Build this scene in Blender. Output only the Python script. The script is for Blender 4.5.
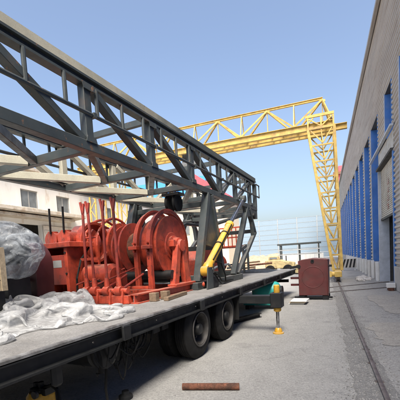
import bpy, bmesh, math, random
import numpy as np
from mathutils import Vector, Matrix, noise
random.seed(7)
scene = bpy.context.scene
for o in list(bpy.data.objects): bpy.data.objects.remove(o)

# ------------------------------------------------------------------ camera
cd = bpy.data.cameras.new('camera'); cam = bpy.data.objects.new('camera', cd)
scene.collection.objects.link(cam); scene.camera = cam
cd.sensor_fit = 'HORIZONTAL'; cd.sensor_width = 36.0
cd.lens = 36.0 * 330.0 / 400.0
cd.shift_y = (282.0 - 200.0) / 400.0
cd.clip_start = 0.05; cd.clip_end = 3000
cam.matrix_world = (Matrix.Translation((0, 0, 1.75)) @ Matrix.Rotation(math.radians(90 - 4.2), 4, 'X')
                    @ Matrix.Rotation(math.radians(-3.4), 4, 'Z'))
scene.render.resolution_x = scene.render.resolution_y = 1024

# frames: local x to the right, y away along the thing, z up
ANG_T, ANG_B = math.radians(26.2), math.radians(20.95)
M_T = Matrix.Translation((-.02, 5.59, 0)) @ Matrix.Rotation(-ANG_T, 4, 'Z')
M_B = Matrix.Rotation(-ANG_B, 4, 'Z')

# ------------------------------------------------------------------ world and sun
SUN_B = Vector((0.4, -1.0, 1.55)).normalized()          # towards the sun, building frame
SUN = (M_B.to_3x3() @ SUN_B).normalized()
elev = math.asin(SUN.z); azim = math.atan2(SUN.x, SUN.y)  # from +Y towards +X
w = bpy.data.worlds.new('World'); scene.world = w; w.use_nodes = True
nt = w.node_tree; bg = nt.nodes['Background']
sky = nt.nodes.new('ShaderNodeTexSky'); sky.sky_type = 'NISHITA'; sky.sun_disc = False
sky.sun_elevation = elev; sky.sun_rotation = azim
sky.altitude = 50; sky.air_density = 1.0; sky.dust_density = 5.0; sky.ozone_density = 0.5
nt.links.new(sky.outputs[0], bg.inputs[0]); bg.inputs[1].default_value = 0.092
sl = bpy.data.lights.new('sun', 'SUN'); sl.energy = 2.5; sl.angle = math.radians(26); sl.color = (1, .94, .84)
so = bpy.data.objects.new('sun', sl); scene.collection.objects.link(so)
so.rotation_euler = SUN.to_track_quat('Z', 'Y').to_euler(); so.location = (20, -20, 40)
vs = scene.view_settings; vs.view_transform = 'Standard'; vs.look = 'None'; vs.gamma = 1; vs.exposure = 1.68
vs.use_curve_mapping = False
scene.render.engine = 'CYCLES'; scene.cycles.max_bounces = 7; scene.cycles.transparent_max_bounces = 8

# ------------------------------------------------------------------ materials
MAT = {}
def mat(name, col, rough=.6, metal=0., var=.18, vscale=3., fine=.08, fscale=60., dirt=None, dirt_amt=.0, dscale=2.,
        dlow=.5, dhigh=.62, bump=.0, bscale=80., dust=None, dust_amt=0., spec=.5, coord='Object', stretch=(1, 1, 1), chips=None, chip_amt=.8, chip_scale=22., chip_t=.66):
    m = bpy.data.materials.new(name); m.use_nodes = True; MAT[name] = m
    n = m.node_tree.nodes; L = m.node_tree.links; b = n['Principled BSDF']
    tc = n.new('ShaderNodeTexCoord'); mp = n.new('ShaderNodeMapping'); mp.inputs['Scale'].default_value = stretch
    L.new(tc.outputs[coord], mp.inputs[0])
    def nz(s, det=4, rg=.6):
        q = n.new('ShaderNodeTexNoise'); q.inputs['Scale'].default_value = s; q.inputs['Detail'].default_value = det
        q.inputs['Roughness'].default_value = rg; L.new(mp.outputs[0], q.inputs['Vector']); return q
    def ramp(src, a, c, v0, v1):
        q = n.new('ShaderNodeMapRange'); L.new(src, q.inputs[0]); q.inputs[1].default_value = a; q.inputs[2].default_value = c
        q.inputs[3].default_value = v0; q.inputs[4].default_value = v1; return q.outputs[0]
    def mul(a, bb):
        q = n.new('ShaderNodeMath'); q.operation = 'MULTIPLY'
        L.new(a, q.inputs[0]); (L.new(bb, q.inputs[1]) if hasattr(bb, 'links') else q.inputs[1].__setattr__('default_value', bb)); return q.outputs[0]
    def mix(fac, a, bb):
        q = n.new('ShaderNodeMix'); q.data_type = 'RGBA'
        L.new(fac, q.inputs[0])
        for s, v in ((6, a), (7, bb)):
            if hasattr(v, 'links'): L.new(v, q.inputs[s])
            else: q.inputs[s].default_value = (*v, 1)
        return q.outputs[2]
    v = mul(ramp(nz(vscale).outputs[0], .3, .7, 1 - var, 1 + var), ramp(nz(fscale, 3).outputs[0], .3, .7, 1 - fine, 1 + fine))
    hs = n.new('ShaderNodeHueSaturation'); hs.inputs['Color'].default_value = (*col, 1); L.new(v, hs.inputs['Value'])
    c = hs.outputs[0]
    if dirt:
        d = nz(dscale, 7, .65)
        c = mix(ramp(d.outputs[0], dlow, dhigh, 0, dirt_amt), c, dirt)
    if chips:
        cn = n.new('ShaderNodeTexNoise'); cn.inputs['Scale'].default_value = chip_scale; cn.inputs['Detail'].default_value = 8; cn.inputs['Roughness'].default_value = .72; L.new(mp.outputs[0], cn.inputs['Vector'])
        c = mix(ramp(cn.outputs[0], chip_t, chip_t + .03, 0, chip_amt), c, chips)
    if dust:
        g = n.new('ShaderNodeNewGeometry'); sx = n.new('ShaderNodeSeparateXYZ'); L.new(g.outputs['Normal'], sx.inputs[0])
        up = ramp(sx.outputs[2], .55, .95, 0, dust_amt)
        c = mix(mul(up, ramp(nz(5).outputs[0], .35, .6, .45, 1)), c, dust)
    L.new(c, b.inputs['Base Color'])
    L.new(ramp(nz(vscale * 3).outputs[0], .3, .7, max(.05, rough - .12), min(1, rough + .12)), b.inputs['Roughness'])
    b.inputs['Metallic'].default_value = metal; b.inputs['Specular IOR Level'].default_value = spec
    if bump:
        bp = n.new('ShaderNodeBump'); bp.inputs['Strength'].default_value = bump; bp.inputs['Distance'].default_value = .02
        L.new(nz(bscale, 5).outputs[0], bp.inputs['Height']); L.new(bp.outputs[0], b.inputs['Normal'])
    return m

RUST = (.13, .05, .025)
mat('steel_paint', (.04, .049, .05), .42, var=.22, dirt=(.09, .06, .042), dirt_amt=.5, dscale=3, dlow=.56, dhigh=.72, dust=(.28, .26, .23), dust_amt=.5, bump=.06, chips=(.14, .075, .045), chip_scale=9, chip_t=.61)
mat('sunlit_paint', (.36, .345, .275), .5, var=.15, dirt=(.25, .19, .12), dirt_amt=.6, dscale=3, dlow=.55, dhigh=.72, bump=.06, chips=(.16, .1, .06), chip_scale=12, chip_t=.64)  # mast steel as if in sun: sunlight put into the left members' colour
mat('red_paint', (.4, .056, .028), .42, var=.28, vscale=2.2, dirt=(.1, .022, .016), dirt_amt=.8, dscale=4, dlow=.46, dhigh=.66, dust=(.36, .2, .15), dust_amt=.6, bump=.1, chips=(.05, .028, .022), chip_scale=13, chip_t=.6)
mat('maroon_paint', (.075, .018, .018), .42, var=.2, dirt=(.11, .06, .05), dirt_amt=.4, dscale=5, dlow=.58, dhigh=.7, bump=.05)
mat('box_red', (.1, .022, .021), .5, var=.22, dirt=(.07, .04, .035), dirt_amt=.7, dscale=2.5, dlow=.48, dhigh=.7, dust=(.3, .22, .2), dust_amt=.5, bump=.08, chips=(.16, .1, .09), chip_scale=15, chip_t=.68)
mat('yellow_paint', (.66, .36, .035), .5, var=.18, dirt=RUST, dirt_amt=.65, dscale=2.5, dlow=.6, dhigh=.72, dust=(.5, .42, .3), dust_amt=.3)
mat('crane_yellow', (.5, .345, .09), .6, var=.25, dirt=(.24, .15, .07), dirt_amt=.8, dscale=1.6, dlow=.5, dhigh=.7, dust=(.42, .36, .26), dust_amt=.5, chips=(.15, .08, .04), chip_scale=7, chip_t=.62)
mat('loader_yellow', (.5, .4, .2), .7, var=.25, dirt=(.2, .13, .07), dirt_amt=.7, dscale=4)
mat('ram_yellow', (.56, .31, .03), .4, var=.18, dirt=(.12, .07, .03), dirt_amt=.75, dscale=5, dlow=.5, dhigh=.7, dust=(.4, .34, .26), dust_amt=.5, chips=(.07, .05, .04), chip_scale=18, chip_t=.62, bump=.05)
mat('chrome', (.5, .5, .5), .25, 1., var=.2, dirt=(.12, .1, .08), dirt_amt=.6, dscale=9)
mat('rubber', (.012, .012, .012), .85, var=.3, dirt=(.04, .037, .034), dirt_amt=.5, dscale=5, dlow=.54, dhigh=.75, bump=.12, spec=.25)
mat('black_steel', (.011, .012, .013), .55, var=.3, dirt=(.04, .033, .028), dirt_amt=.45, dscale=5, dlow=.55, dhigh=.74, bump=.06, spec=.35)
mat('hose_black', (.009, .009, .009), .7, spec=.25)
mat('rim_grey', (.055, .052, .05), .65, .0, var=.3, dirt=(.03, .025, .02), dirt_amt=.8, dscale=8, dlow=.45, dhigh=.65)
mat('deck_plate', (.2, .197, .19), .75, var=.22, vscale=1.6, fine=.22, fscale=45, dirt=(.12, .11, .1), dirt_amt=.7, dscale=1.8, dlow=.46, dhigh=.72, bump=.5, bscale=70)
mat('galv', (.42, .43, .43), .45, .5, var=.15)
mat('timber', (.16, .11, .07), .8, var=.3, stretch=(8, 1, 8), bump=.2)
mat('pale_wood', (.45, .36, .24), .8, var=.25, stretch=(1, 6, 6), bump=.2)
mat('lip_steel', (.22, .22, .22), .5, .2, var=.3, vscale=4, dirt=(.06, .055, .05), dirt_amt=.8, dscale=5, dlow=.42, dhigh=.6)
mat('teal_paint', (.02, .3, .27), .45, var=.2, dirt=(.1, .1, .09), dirt_amt=.5, dscale=6)
mat('rust_steel', (.13, .048, .026), .85, var=.5, vscale=9, dirt=(.035, .018, .012), dirt_amt=.85, dscale=7, dlow=.45, dhigh=.6, bump=.4, chips=(.25, .12, .06), chip_scale=30, chip_t=.6)
mat('rail_steel', (.17, .14, .125), .42, .5, var=.35, vscale=6, dirt=(.1, .07, .055), dirt_amt=.6, dscale=7)
mat('clad_grey', (.33, .312, .298), .5, .0, var=.16, vscale=.5, fine=.1, dirt=(.2, .155, .13), dirt_amt=.6, dscale=1.1, dlow=.5, dhigh=.72, stretch=(1, .35, 2.5))
mat('clad_blue', (.055, .19, .52), .5, var=.2, vscale=.8, dirt=(.16, .24, .4), dirt_amt=.5, dscale=2, dlow=.5, dhigh=.75)
mat('flashing', (.42, .46, .52), .5, .0, var=.15)
mat('shutter', (.42, .41, .38), .5, .2, var=.12, vscale=1., dirt=(.25, .2, .15), dirt_amt=.4, dscale=3)
mat('concrete', (.42, .41, .385), .9, var=.2, vscale=1.2, dirt=(.22, .2, .18), dirt_amt=.6, dscale=2.2, dlow=.48, dhigh=.7, bump=.25, bscale=30)
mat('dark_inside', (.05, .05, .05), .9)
mat('red_mark', (.36, .1, .08), .7, dirt=(.38, .36, .33), dirt_amt=.9, dscale=9, dlow=.46, dhigh=.56)
mat('plaster', (.72, .7, .65), .9, var=.08, vscale=.7, dirt=(.42, .3, .18), dirt_amt=.75, dscale=.9, dlow=.54, dhigh=.72, stretch=(1, 1.6, .5), bump=.1, bscale=20)
mat('canopy_concrete', (.5, .44, .36), .9, var=.2, dirt=(.3, .2, .12), dirt_amt=.6, dscale=2)
mat('door_white', (.62, .57, .5), .6, var=.1, dirt=(.35, .2, .1), dirt_amt=.6, dscale=2, dlow=.55, dhigh=.72)
mat('frame_grey', (.3, .3, .29), .5)
mat('glass', (.16, .18, .19), .15, spec=.8, var=.2)
mat('roof_blue', (.04, .2, .55), .5, var=.1, stretch=(1, 1, 1))
mat('roof_red', (.45, .08, .1), .55, var=.12)
mat('cream_wall', (.62, .56, .44), .9, var=.1)
mat('soil', (.36, .25, .18), .95, var=.25, bump=.5, bscale=6)
mat('brick_brown', (.2, .09, .06), .9, var=.3)
mat('white_metal', (.65, .66, .65), .5, var=.1)
mat('stone', (.25, .245, .235), .95, var=.5, vscale=9)
mat('light_stone', (.55, .53, .5), .95, var=.3, vscale=9)
mat('lever_red', (.27, .04, .027), .42, var=.2, dirt=(.08, .03, .025), dirt_amt=.6, dscale=8)

def sunlit_strip_fade():  # sunlit near end fading to shaded grey, put into the strip colour
    m = MAT['sunlit_paint'].copy(); m.name = 'sunlit_strip'; MAT['sunlit_strip'] = m; n = m.node_tree.nodes; L = m.node_tree.links; b = n['Principled BSDF']
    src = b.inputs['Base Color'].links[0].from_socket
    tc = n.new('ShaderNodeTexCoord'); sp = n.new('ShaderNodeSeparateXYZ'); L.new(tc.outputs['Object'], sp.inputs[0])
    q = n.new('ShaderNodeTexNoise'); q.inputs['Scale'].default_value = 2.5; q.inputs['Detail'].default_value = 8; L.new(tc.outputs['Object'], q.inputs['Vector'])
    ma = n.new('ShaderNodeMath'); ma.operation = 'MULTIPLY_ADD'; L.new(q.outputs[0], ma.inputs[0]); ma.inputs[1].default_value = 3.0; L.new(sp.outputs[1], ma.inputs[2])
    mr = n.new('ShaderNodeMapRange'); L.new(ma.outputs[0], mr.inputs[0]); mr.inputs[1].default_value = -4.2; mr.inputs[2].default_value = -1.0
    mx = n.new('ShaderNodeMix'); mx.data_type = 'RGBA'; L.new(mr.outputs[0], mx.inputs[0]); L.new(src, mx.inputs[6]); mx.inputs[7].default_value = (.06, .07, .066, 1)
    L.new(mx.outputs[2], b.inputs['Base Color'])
sunlit_strip_fade()
def ground_mat(name, base, alt, crack, cscale, bump, seed=0, patch=.5):
    m = bpy.data.materials.new(name); m.use_nodes = True; MAT[name] = m
    n = m.node_tree.nodes; L = m.node_tree.links; b = n['Principled BSDF']
    tc = n.new('ShaderNodeTexCoord'); mp = n.new('ShaderNodeMapping'); mp.inputs['Location'].default_value = (seed, seed * 1.7, 0)
    L.new(tc.outputs['Object'], mp.inputs[0])
    def nz(s, det=5, rg=.6):
        q = n.new('ShaderNodeTexNoise'); q.inputs['Scale'].default_value = s; q.inputs['Detail'].default_value = det
        q.inputs['Roughness'].default_value = rg; L.new(mp.outputs[0], q.inputs['Vector']); return q.outputs[0]
    def ramp(src, a, c, v0, v1):
        q = n.new('ShaderNodeMapRange'); L.new(src, q.inputs[0])
        for i, v in enumerate((a, c, v0, v1)): q.inputs[i + 1].default_value = v
        return q.outputs[0]
    def mix(fac, a, bb, mode='MIX'):
        q = n.new('ShaderNodeMix'); q.data_type = 'RGBA'; q.blend_type = mode
        if hasattr(fac, 'links'): L.new(fac, q.inputs[0])
        else: q.inputs[0].default_value = fac
        for s, v in ((6, a), (7, bb)):
            if hasattr(v, 'links'): L.new(v, q.inputs[s])
            else: q.inputs[s].default_value = (*v, 1)
        return q.outputs[2]
    c = mix(ramp(nz(.55, 6), .4, .62, 0, patch), base, alt)
    c = mix(ramp(nz(3.2, 7, .75), .46, .7, 0, .6), c, tuple(x * .62 for x in base))
    c = mix(ramp(nz(.18, 5), .42, .62, 0, .3), c, tuple(x * .78 for x in base))
    c = mix(ramp(nz(24, 5, .75), .46, .66, 0, .55), c, tuple(min(1, x * 1.45) for x in base))
    c = mix(ramp(nz(34, 5, .78), .5, .66, 0, .7), c, tuple(x * .45 for x in base))
    vo = n.new('ShaderNodeTexVoronoi'); vo.feature = 'DISTANCE_TO_EDGE'; vo.inputs['Scale'].default_value = cscale
    wv = n.new('ShaderNodeVectorMath'); wv.operation = 'ADD'
    q = n.new('ShaderNodeTexNoise'); q.inputs['Scale'].default_value = 1.6; q.inputs['Detail'].default_value = 6; L.new(mp.outputs[0], q.inputs['Vector'])
    sc = n.new('ShaderNodeVectorMath'); sc.operation = 'SCALE'; sc.inputs['Scale'].default_value = 1.1; L.new(q.outputs['Color'], sc.inputs[0])
    L.new(mp.outputs[0], wv.inputs[0]); L.new(sc.outputs[0], wv.inputs[1]); L.new(wv.outputs[0], vo.inputs['Vector'])
    ck = ramp(vo.outputs[0], .0, .007, crack, 0)
    c = mix(ck, c, tuple(x * .3 for x in base))
    c = mix(ramp(nz(.9, 3, .45), .63, .7, 0, .4), c, tuple(x * .45 for x in base))
    L.new(c, b.inputs['Base Color']); b.inputs['Roughness'].default_value = .92; b.inputs['Specular IOR Level'].default_value = .25
    bp = n.new('ShaderNodeBump'); bp.inputs['Strength'].default_value = bump; bp.inputs['Distance'].default_value = .03
    ad = n.new('ShaderNodeMath'); ad.operation = 'ADD'; L.new(nz(22, 6, .7), ad.inputs[0]); L.new(nz(70, 4, .7), ad.inputs[1])
    L.new(ad.outputs[0], bp.inputs['Height']); L.new(bp.outputs[0], b.inputs['Normal'])
ground_mat('apron', (.4, .397, .383), (.48, .474, .457), .25, .3, .9, 0, .8)
ground_mat('asphalt_broken', (.37, .365, .35), (.43, .418, .395), .6, .5, .8, 11)
ground_mat('ballast', (.32, .316, .305), (.37, .362, .347), .0, 1.5, 1., 5)
ground_mat('pale_patch', (.42, .398, .36), (.36, .345, .32), .3, .6, .8, 3)

def plastic(name, col, alpha, rough):
    m = bpy.data.materials.new(name); m.use_nodes = True; MAT[name] = m
    n = m.node_tree.nodes; L = m.node_tree.links; b = n['Principled BSDF']; out = n['Material Output']
    b.inputs['Base Color'].default_value = (*col, 1); b.inputs['Roughness'].default_value = rough
    tc = n.new('ShaderNodeTexCoord'); q = n.new('ShaderNodeTexNoise'); q.inputs['Scale'].default_value = 7; q.inputs['Detail'].default_value = 6
    L.new(tc.outputs['Object'], q.inputs['Vector'])
    mr = n.new('ShaderNodeMapRange'); L.new(q.outputs[0], mr.inputs[0])
    for i, v in enumerate((.35, .65, alpha[0], alpha[1])): mr.inputs[i + 1].default_value = v
    tl = n.new('ShaderNodeBsdfTranslucent'); tl.inputs[0].default_value = (*col, 1)
    m1 = n.new('ShaderNodeMixShader'); m1.inputs[0].default_value = .35; L.new(b.outputs[0], m1.inputs[1]); L.new(tl.outputs[0], m1.inputs[2])
    tr = n.new('ShaderNodeBsdfTransparent'); mx = n.new('ShaderNodeMixShader')
    L.new(mr.outputs[0], mx.inputs[0]); L.new(tr.outputs[0], mx.inputs[1]); L.new(m1.outputs[0], mx.inputs[2])
    L.new(mx.outputs[0], out.inputs[0])
    bp = n.new('ShaderNodeBump'); bp.inputs['Strength'].default_value = .35; bp.inputs['Distance'].default_value = .02
    q2 = n.new('ShaderNodeTexNoise'); q2.inputs['Scale'].default_value = 26; q2.inputs['Detail'].default_value = 5; q2.inputs['Distortion'].default_value = 1.2
    L.new(tc.outputs['Object'], q2.inputs['Vector']); vo = n.new('ShaderNodeTexVoronoi'); vo.feature = 'DISTANCE_TO_EDGE'; vo.inputs['Scale'].default_value = 6.5
    wv = n.new('ShaderNodeVectorMath'); wv.operation = 'MULTIPLY_ADD'; wv.inputs[1].default_value = (.35, .35, .35)
    q3 = n.new('ShaderNodeTexNoise'); q3.inputs['Scale'].default_value = 5; L.new(tc.outputs['Object'], q3.inputs['Vector'])
    L.new(q3.outputs['Color'], wv.inputs[0]); L.new(tc.outputs['Object'], wv.inputs[2]); L.new(wv.outputs[0], vo.inputs['Vector'])
    b2 = n.new('ShaderNodeBump'); b2.inputs['Strength'].default_value = .55; b2.inputs['Distance'].default_value = .06
    L.new(vo.outputs[0], b2.inputs['Height']); L.new(bp.outputs[0], b2.inputs['Normal'])
    L.new(q2.outputs[0], bp.inputs['Height']); L.new(b2.outputs[0], b.inputs['Normal'])
plastic('tarp_plastic', (.58, .59, .595), (.5, .9), .15)
plastic('wrap_plastic', (.42, .46, .5), (.22, .72), .1)
plastic('windnet', (.36, .46, .54), (.78, .84), .7)

# ------------------------------------------------------------------ mesh helpers
class MB:
    def __init__(s): s.v = []; s.f = []
    def add(s, vs_, fs):
        k = len(s.v); s.v += [tuple(p) for p in vs_]; s.f += [tuple(i + k for i in f) for f in fs]; return s
    def box(s, x0, x1, y0, y1, z0, z1):
        return s.add([(x0, y0, z0), (x1, y0, z0), (x1, y1, z0), (x0, y1, z0), (x0, y0, z1), (x1, y0, z1), (x1, y1, z1), (x0, y1, z1)],
                     [(3, 2, 1, 0), (4, 5, 6, 7), (0, 1, 5, 4), (1, 2, 6, 5), (2, 3, 7, 6), (3, 0, 4, 7)])
    def sweep(s, p, q, prof, up=(0, 0, 1)):
        p = Vector(p); q = Vector(q); d = (q - p).normalized(); u = Vector(up)
        if abs(d.dot(u)) > .95: u = Vector((0, 1, 0)) if abs(d.y) < .9 else Vector((1, 0, 0))
        a = d.cross(u).normalized(); b = a.cross(d).normalized(); n = len(prof)
        vs_ = [p + a * x + b * y for x, y in prof] + [q + a * x + b * y for x, y in prof]
        return s.add(vs_, [tuple(range(n)), tuple(range(2 * n - 1, n - 1, -1))] + [(i, i + n, (i + 1) % n + n, (i + 1) % n) for i in range(n)])
    def beam(s, p, q, w_, h, up=(0, 0, 1)):
        return s.sweep(p, q, [(-w_ / 2, -h / 2), (w_ / 2, -h / 2), (w_ / 2, h / 2), (-w_ / 2, h / 2)], up)
    def ibeam(s, p, q, w_, h, t=.02, up=(0, 0, 1)):
        a, b, c = w_ / 2, h / 2, t / 2
        return s.sweep(p, q, [(-a, -b), (a, -b), (a, -b + t), (c, -b + t), (c, b - t), (a, b - t), (a, b), (-a, b), (-a, b - t), (-c, b - t), (-c, -b + t), (-a, -b + t)], up)
    def angle(s, p, q, w_, t=.012, up=(0, 0, 1)):
        a = w_ / 2
        return s.sweep(p, q, [(-a, -a), (a, -a), (a, -a + t), (-a + t, -a + t), (-a + t, a), (-a, a)], up)
    def tube(s, p, q, r, n=12, r2=None):
        r2 = r if r2 is None else r2
        p = Vector(p); q = Vector(q); d = (q - p).normalized(); u = Vector((0, 0, 1)) if abs(d.z) < .9 else Vector((1, 0, 0))
        a = d.cross(u).normalized(); b = a.cross(d)
        cs = [(math.cos(i * math.tau / n), math.sin(i * math.tau / n)) for i in range(n)]
        vs_ = [p + (a * x + b * y) * r for x, y in cs] + [q + (a * x + b * y) * r2 for x, y in cs]
        return s.add(vs_, [tuple(range(n)), tuple(range(2 * n - 1, n - 1, -1))] + [(i, i + n, (i + 1) % n + n, (i + 1) % n) for i in range(n)])
    def path(s, pts, r, n=8):
        pts = [Vector(p) for p in pts]; k = len(pts); vs_ = []
        for i, p in enumerate(pts):
            d = (pts[min(i + 1, k - 1)] - pts[max(i - 1, 0)]).normalized()
            u = Vector((0, 0, 1)) if abs(d.z) < .92 else Vector((1, 0, 0))
            a = d.cross(u).normalized(); b = a.cross(d)
            vs_ += [p + (a * math.cos(j * math.tau / n) + b * math.sin(j * math.tau / n)) * r for j in range(n)]
        fs = [(i * n + j, (i + 1) * n + j, (i + 1) * n + (j + 1) % n, i * n + (j + 1) % n) for i in range(k - 1) for j in range(n)]
        return s.add(vs_, fs + [tuple(range(n)), tuple(range(k * n - 1, (k - 1) * n - 1, -1))])
    def lathe(s, prof, c, ax, n=32, caps=True):          # prof: (along axis, radius)
        c = Vector(c); ax = Vector(ax).normalized(); u = Vector((0, 0, 1)) if abs(ax.z) < .9 else Vector((1, 0, 0))
        a = ax.cross(u).normalized(); b = a.cross(ax); k = len(prof); vs_ = []
        for t, r in prof:
            vs_ += [c + ax * t + (a * math.cos(j * math.tau / n) + b * math.sin(j * math.tau / n)) * r for j in range(n)]
        fs = [(i * n + j, (i + 1) * n + j, (i + 1) * n + (j + 1) % n, i * n + (j + 1) % n) for i in range(k - 1) for j in range(n)]
        if caps and prof[0][1] > 1e-4: fs.append(tuple(range(n)))
        if caps and prof[-1][1] > 1e-4: fs.append(tuple(range(k * n - 1, (k - 1) * n - 1, -1)))
        return s.add(vs_, fs)
    def prism(s, pts, axis, a0, a1):           # polygon in the two other axes, extruded along axis
        def P(u, v, t): return (t, u, v) if axis == 'x' else (u, t, v) if axis == 'y' else (u, v, t)
        n = len(pts)
        return s.add([P(u, v, a0) for u, v in pts] + [P(u, v, a1) for u, v in pts],
                     [tuple(range(n)), tuple(range(2 * n - 1, n - 1, -1))] + [(i, i + n, (i + 1) % n + n, (i + 1) % n) for i in range(n)])

LOC = {}
def newmesh(name, mb, off, bevel=0., smooth=35):
    me = bpy.data.meshes.new(name)
    me.from_pydata([(p[0] - off[0], p[1] - off[1], p[2] - off[2]) for p in mb.v], [], mb.f)
    bm = bmesh.new(); bm.from_mesh(me)
    bmesh.ops.remove_doubles(bm, verts=bm.verts, dist=1e-5)
    bmesh.ops.recalc_face_normals(bm, faces=bm.faces)
    if bevel:
        es = [e for e in bm.edges if len(e.link_faces) == 2 and e.calc_face_angle(0) > .6]
        bmesh.ops.bevel(bm, geom=es, offset=bevel, segments=1, affect='EDGES', clamp_overlap=True)
    bm.to_mesh(me); bm.free()
    if smooth:
        for p in me.polygons: p.use_smooth = True
        me.set_sharp_from_angle(angle=math.radians(smooth))
    return me
def link(o): scene.collection.objects.link(o); return o
def tag(o, label=None, cat=None, group=None, kind=None):
    for k, v in (('label', label), ('category', cat), ('group', group), ('kind', kind)):
        if v: o[k] = v
    return o
def thing(name, label, cat, M, loc, group=None):
    o = link(bpy.data.objects.new(name, None)); o.empty_display_size = .2
    o.matrix_world = M @ Matrix.Translation(loc); LOC[o.name] = Vector(loc)
    return tag(o, label, cat, group)
def part(name, mb, m, parent, bevel=0., smooth=35, label=None):
    off = LOC[parent.name]
    o = link(bpy.data.objects.new(name, newmesh(name, mb, off, bevel, smooth)))
    o.data.materials.append(MAT[m]); o.parent = parent; LOC[o.name] = off
    if label: o['label'] = label
    return o
def solo(name, mb, m, M, loc, label=None, cat=None, group=None, kind=None, bevel=0., smooth=35):
    o = link(bpy.data.objects.new(name, newmesh(name, mb, loc, bevel, smooth)))
    o.matrix_world = M @ Matrix.Translation(loc); o.data.materials.append(MAT[m]); LOC[o.name] = Vector(loc)
    return tag(o, label, cat, group, kind)
def structure(name, mb, m, M=Matrix.Identity(4), smooth=0): return solo(name, mb, m, M, (0, 0, 0), kind='structure', smooth=smooth)
def copy_part(src, parent, dx=(0, 0, 0)):
    c = src.copy(); link(c); c.parent = parent; c.location = Vector(src.location) + Vector(dx); LOC[c.name] = LOC[parent.name]
    return c
def copy_tree(o, parent=None):
    c = o.copy(); link(c); c.parent = parent; LOC[c.name] = LOC.get(o.name, Vector())
    for ch in list(o.children): copy_tree(ch, c)
    return c

# ================================================================== SETTING
g = MB(); g.add([(-600, -600, 0), (600, -600, 0), (600, 900, 0), (-600, 900, 0)], [(0, 1, 2, 3)])
structure('ground', g, 'apron')
def ragged(x0, x1, y0, y1, z, amp, step=.35, seed=0):
    L_, R_ = [], []; n = int((y1 - y0) / step)
    for i in range(n + 1):
        y = y0 + (y1 - y0) * i / n
        L_.append((x0 + amp * noise.noise((y * 1.3, seed, 0)) + amp * .5 * noise.noise((y * 4.1, seed, 3)), y, z))
        R_.append((x1 + amp * noise.noise((y * 1.3, seed, 7)) + amp * .5 * noise.noise((y * 4.1, seed, 9)), y, z))
    mb = MB(); mb.add(L_ + R_, [(i, i + n + 1, i + n + 2, i + 1) for i in range(n)]); return mb
structure('pavement', ragged(.5, 2.66, -25, 90, .004, .12, seed=2), 'asphalt_broken', M_B)
structure('rail_bed', ragged(.3, .74, -25, 75, .009, .07, .06, seed=5), 'ballast', M_B)
def patch(cx, cy, rx_, ry_, z, seed, n=90):
    pts_ = []
    for i in range(n):
        a = i * math.tau / n; c, s_ = math.cos(a), math.sin(a); k = (abs(c) ** 4 + abs(s_) ** 4) ** -.25
        k *= 1 + .3 * noise.noise((c * 1.7, s_ * 1.7, seed)) + .16 * noise.noise((c * 5, s_ * 5, seed)) + .1 * noise.noise((c * 14, s_ * 14, seed))
        pts_.append((min(cx + rx_ * k * c, 2.55), cy + ry_ * k * s_, z))
    mb = MB(); mb.add(pts_ + [(cx, cy, z)], [(i, (i + 1) % n, n) for i in range(n)]); return mb
structure('concrete_patch', patch(1.75, 7.4, .95, 1.0, .011, 8), 'pale_patch', M_B)
structure('door_apron', patch(2.0, 11.6, .6, 1.9, .0125, 18), 'pale_patch', M_B)

# loose stones along the rail (uncountable)
def stones(name, label, m, pts, M, z=.0):
    mb = MB()
    for (x, y, r) in pts:
        vs_ = []
        for k in range(6):
            a = k * math.tau / 6; vs_.append((x + r * math.cos(a) * random.uniform(.6, 1.1), y + r * math.sin(a) * random.uniform(.6, 1.1), z))
        for k in range(4):
            a = k * math.tau / 4 + .4; vs_.append((x + r * .6 * math.cos(a) * random.uniform(.5, 1.1), y + r * .6 * math.sin(a), z + r * random.uniform(.5, .95)))
        mb.add(vs_, [(0, 1, 6), (1, 2, 7, 6), (2, 3, 7), (3, 4, 8, 7), (4, 5, 9, 8), (5, 0, 6, 9), (6, 7, 8, 9)])
    o = solo(name, mb, m, M, (0, 0, 0), label, 'gravel', kind='stuff', smooth=0)
pts = []
for i in range(5200):
    y = 2.5 + 20 * random.random() ** 1.7; x = random.gauss(.5, .2)
    if abs(x - .61) < .055: continue
    pts.append((x, y, random.uniform(.004, .013)))
stones('gravel', 'loose grey gravel along the crane rail', 'stone', pts, M_B, .009)
pts = [(random.uniform(.7, 2.5), 3 + 20 * random.random(), random.uniform(.004, .013)) for i in range(300)]
stones('gravel', 'scattered pale grit on the broken paving by the wall', 'stone', pts, M_B, .004)
pts = [(random.uniform(-4, .3), 2.5 + 12 * random.random(), random.uniform(.004, .012)) for i in range(900)]
stones('gravel', 'fine grit scattered over the open concrete yard', 'stone', pts, M_B, .0)

# crane rail and the two cross rails
def rail(mb, p, q):
    return mb.sweep(p, q, [(-.05, 0), (.05, 0), (.05, .012), (.01, .025), (.01, .06), (.026, .068), (.028, .086), (.022, .09), (-.022, .09), (-.028, .086), (-.026, .068), (-.01, .06), (-.01, .025), (-.05, .012)])
r = thing('crane_rail', 'long rusty steel crane rail running beside the corrugated wall', 'rail', M_B, (.61, 0, -.055))
part('rail', rail(MB(), (.61, -25, -.045), (.61, 75, -.045)), 'rail_steel', r)
for i in range(60):
    y = 3.2 + i * .75; k = MB().box(.555, .665, y - .03, y + .03, .0, .016)
    part('rail_clip', k, 'rail_steel', r)
for p, q, lb in (((-.3, 14.3, -.06), (2.6, 16.0, -.06), 'nearer rusty cross rail between the red box and the doorway'),
                 ((-.4, 15.95, -.06), (2.9, 18.5, -.06), 'farther rusty cross rail leading into the doorway')):
    solo('cross_rail', rail(MB(), p, q), 'rail_steel', M_B, (0, 0, -.06), lb, 'rail', 'rails crossing to the workshop door')

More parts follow.
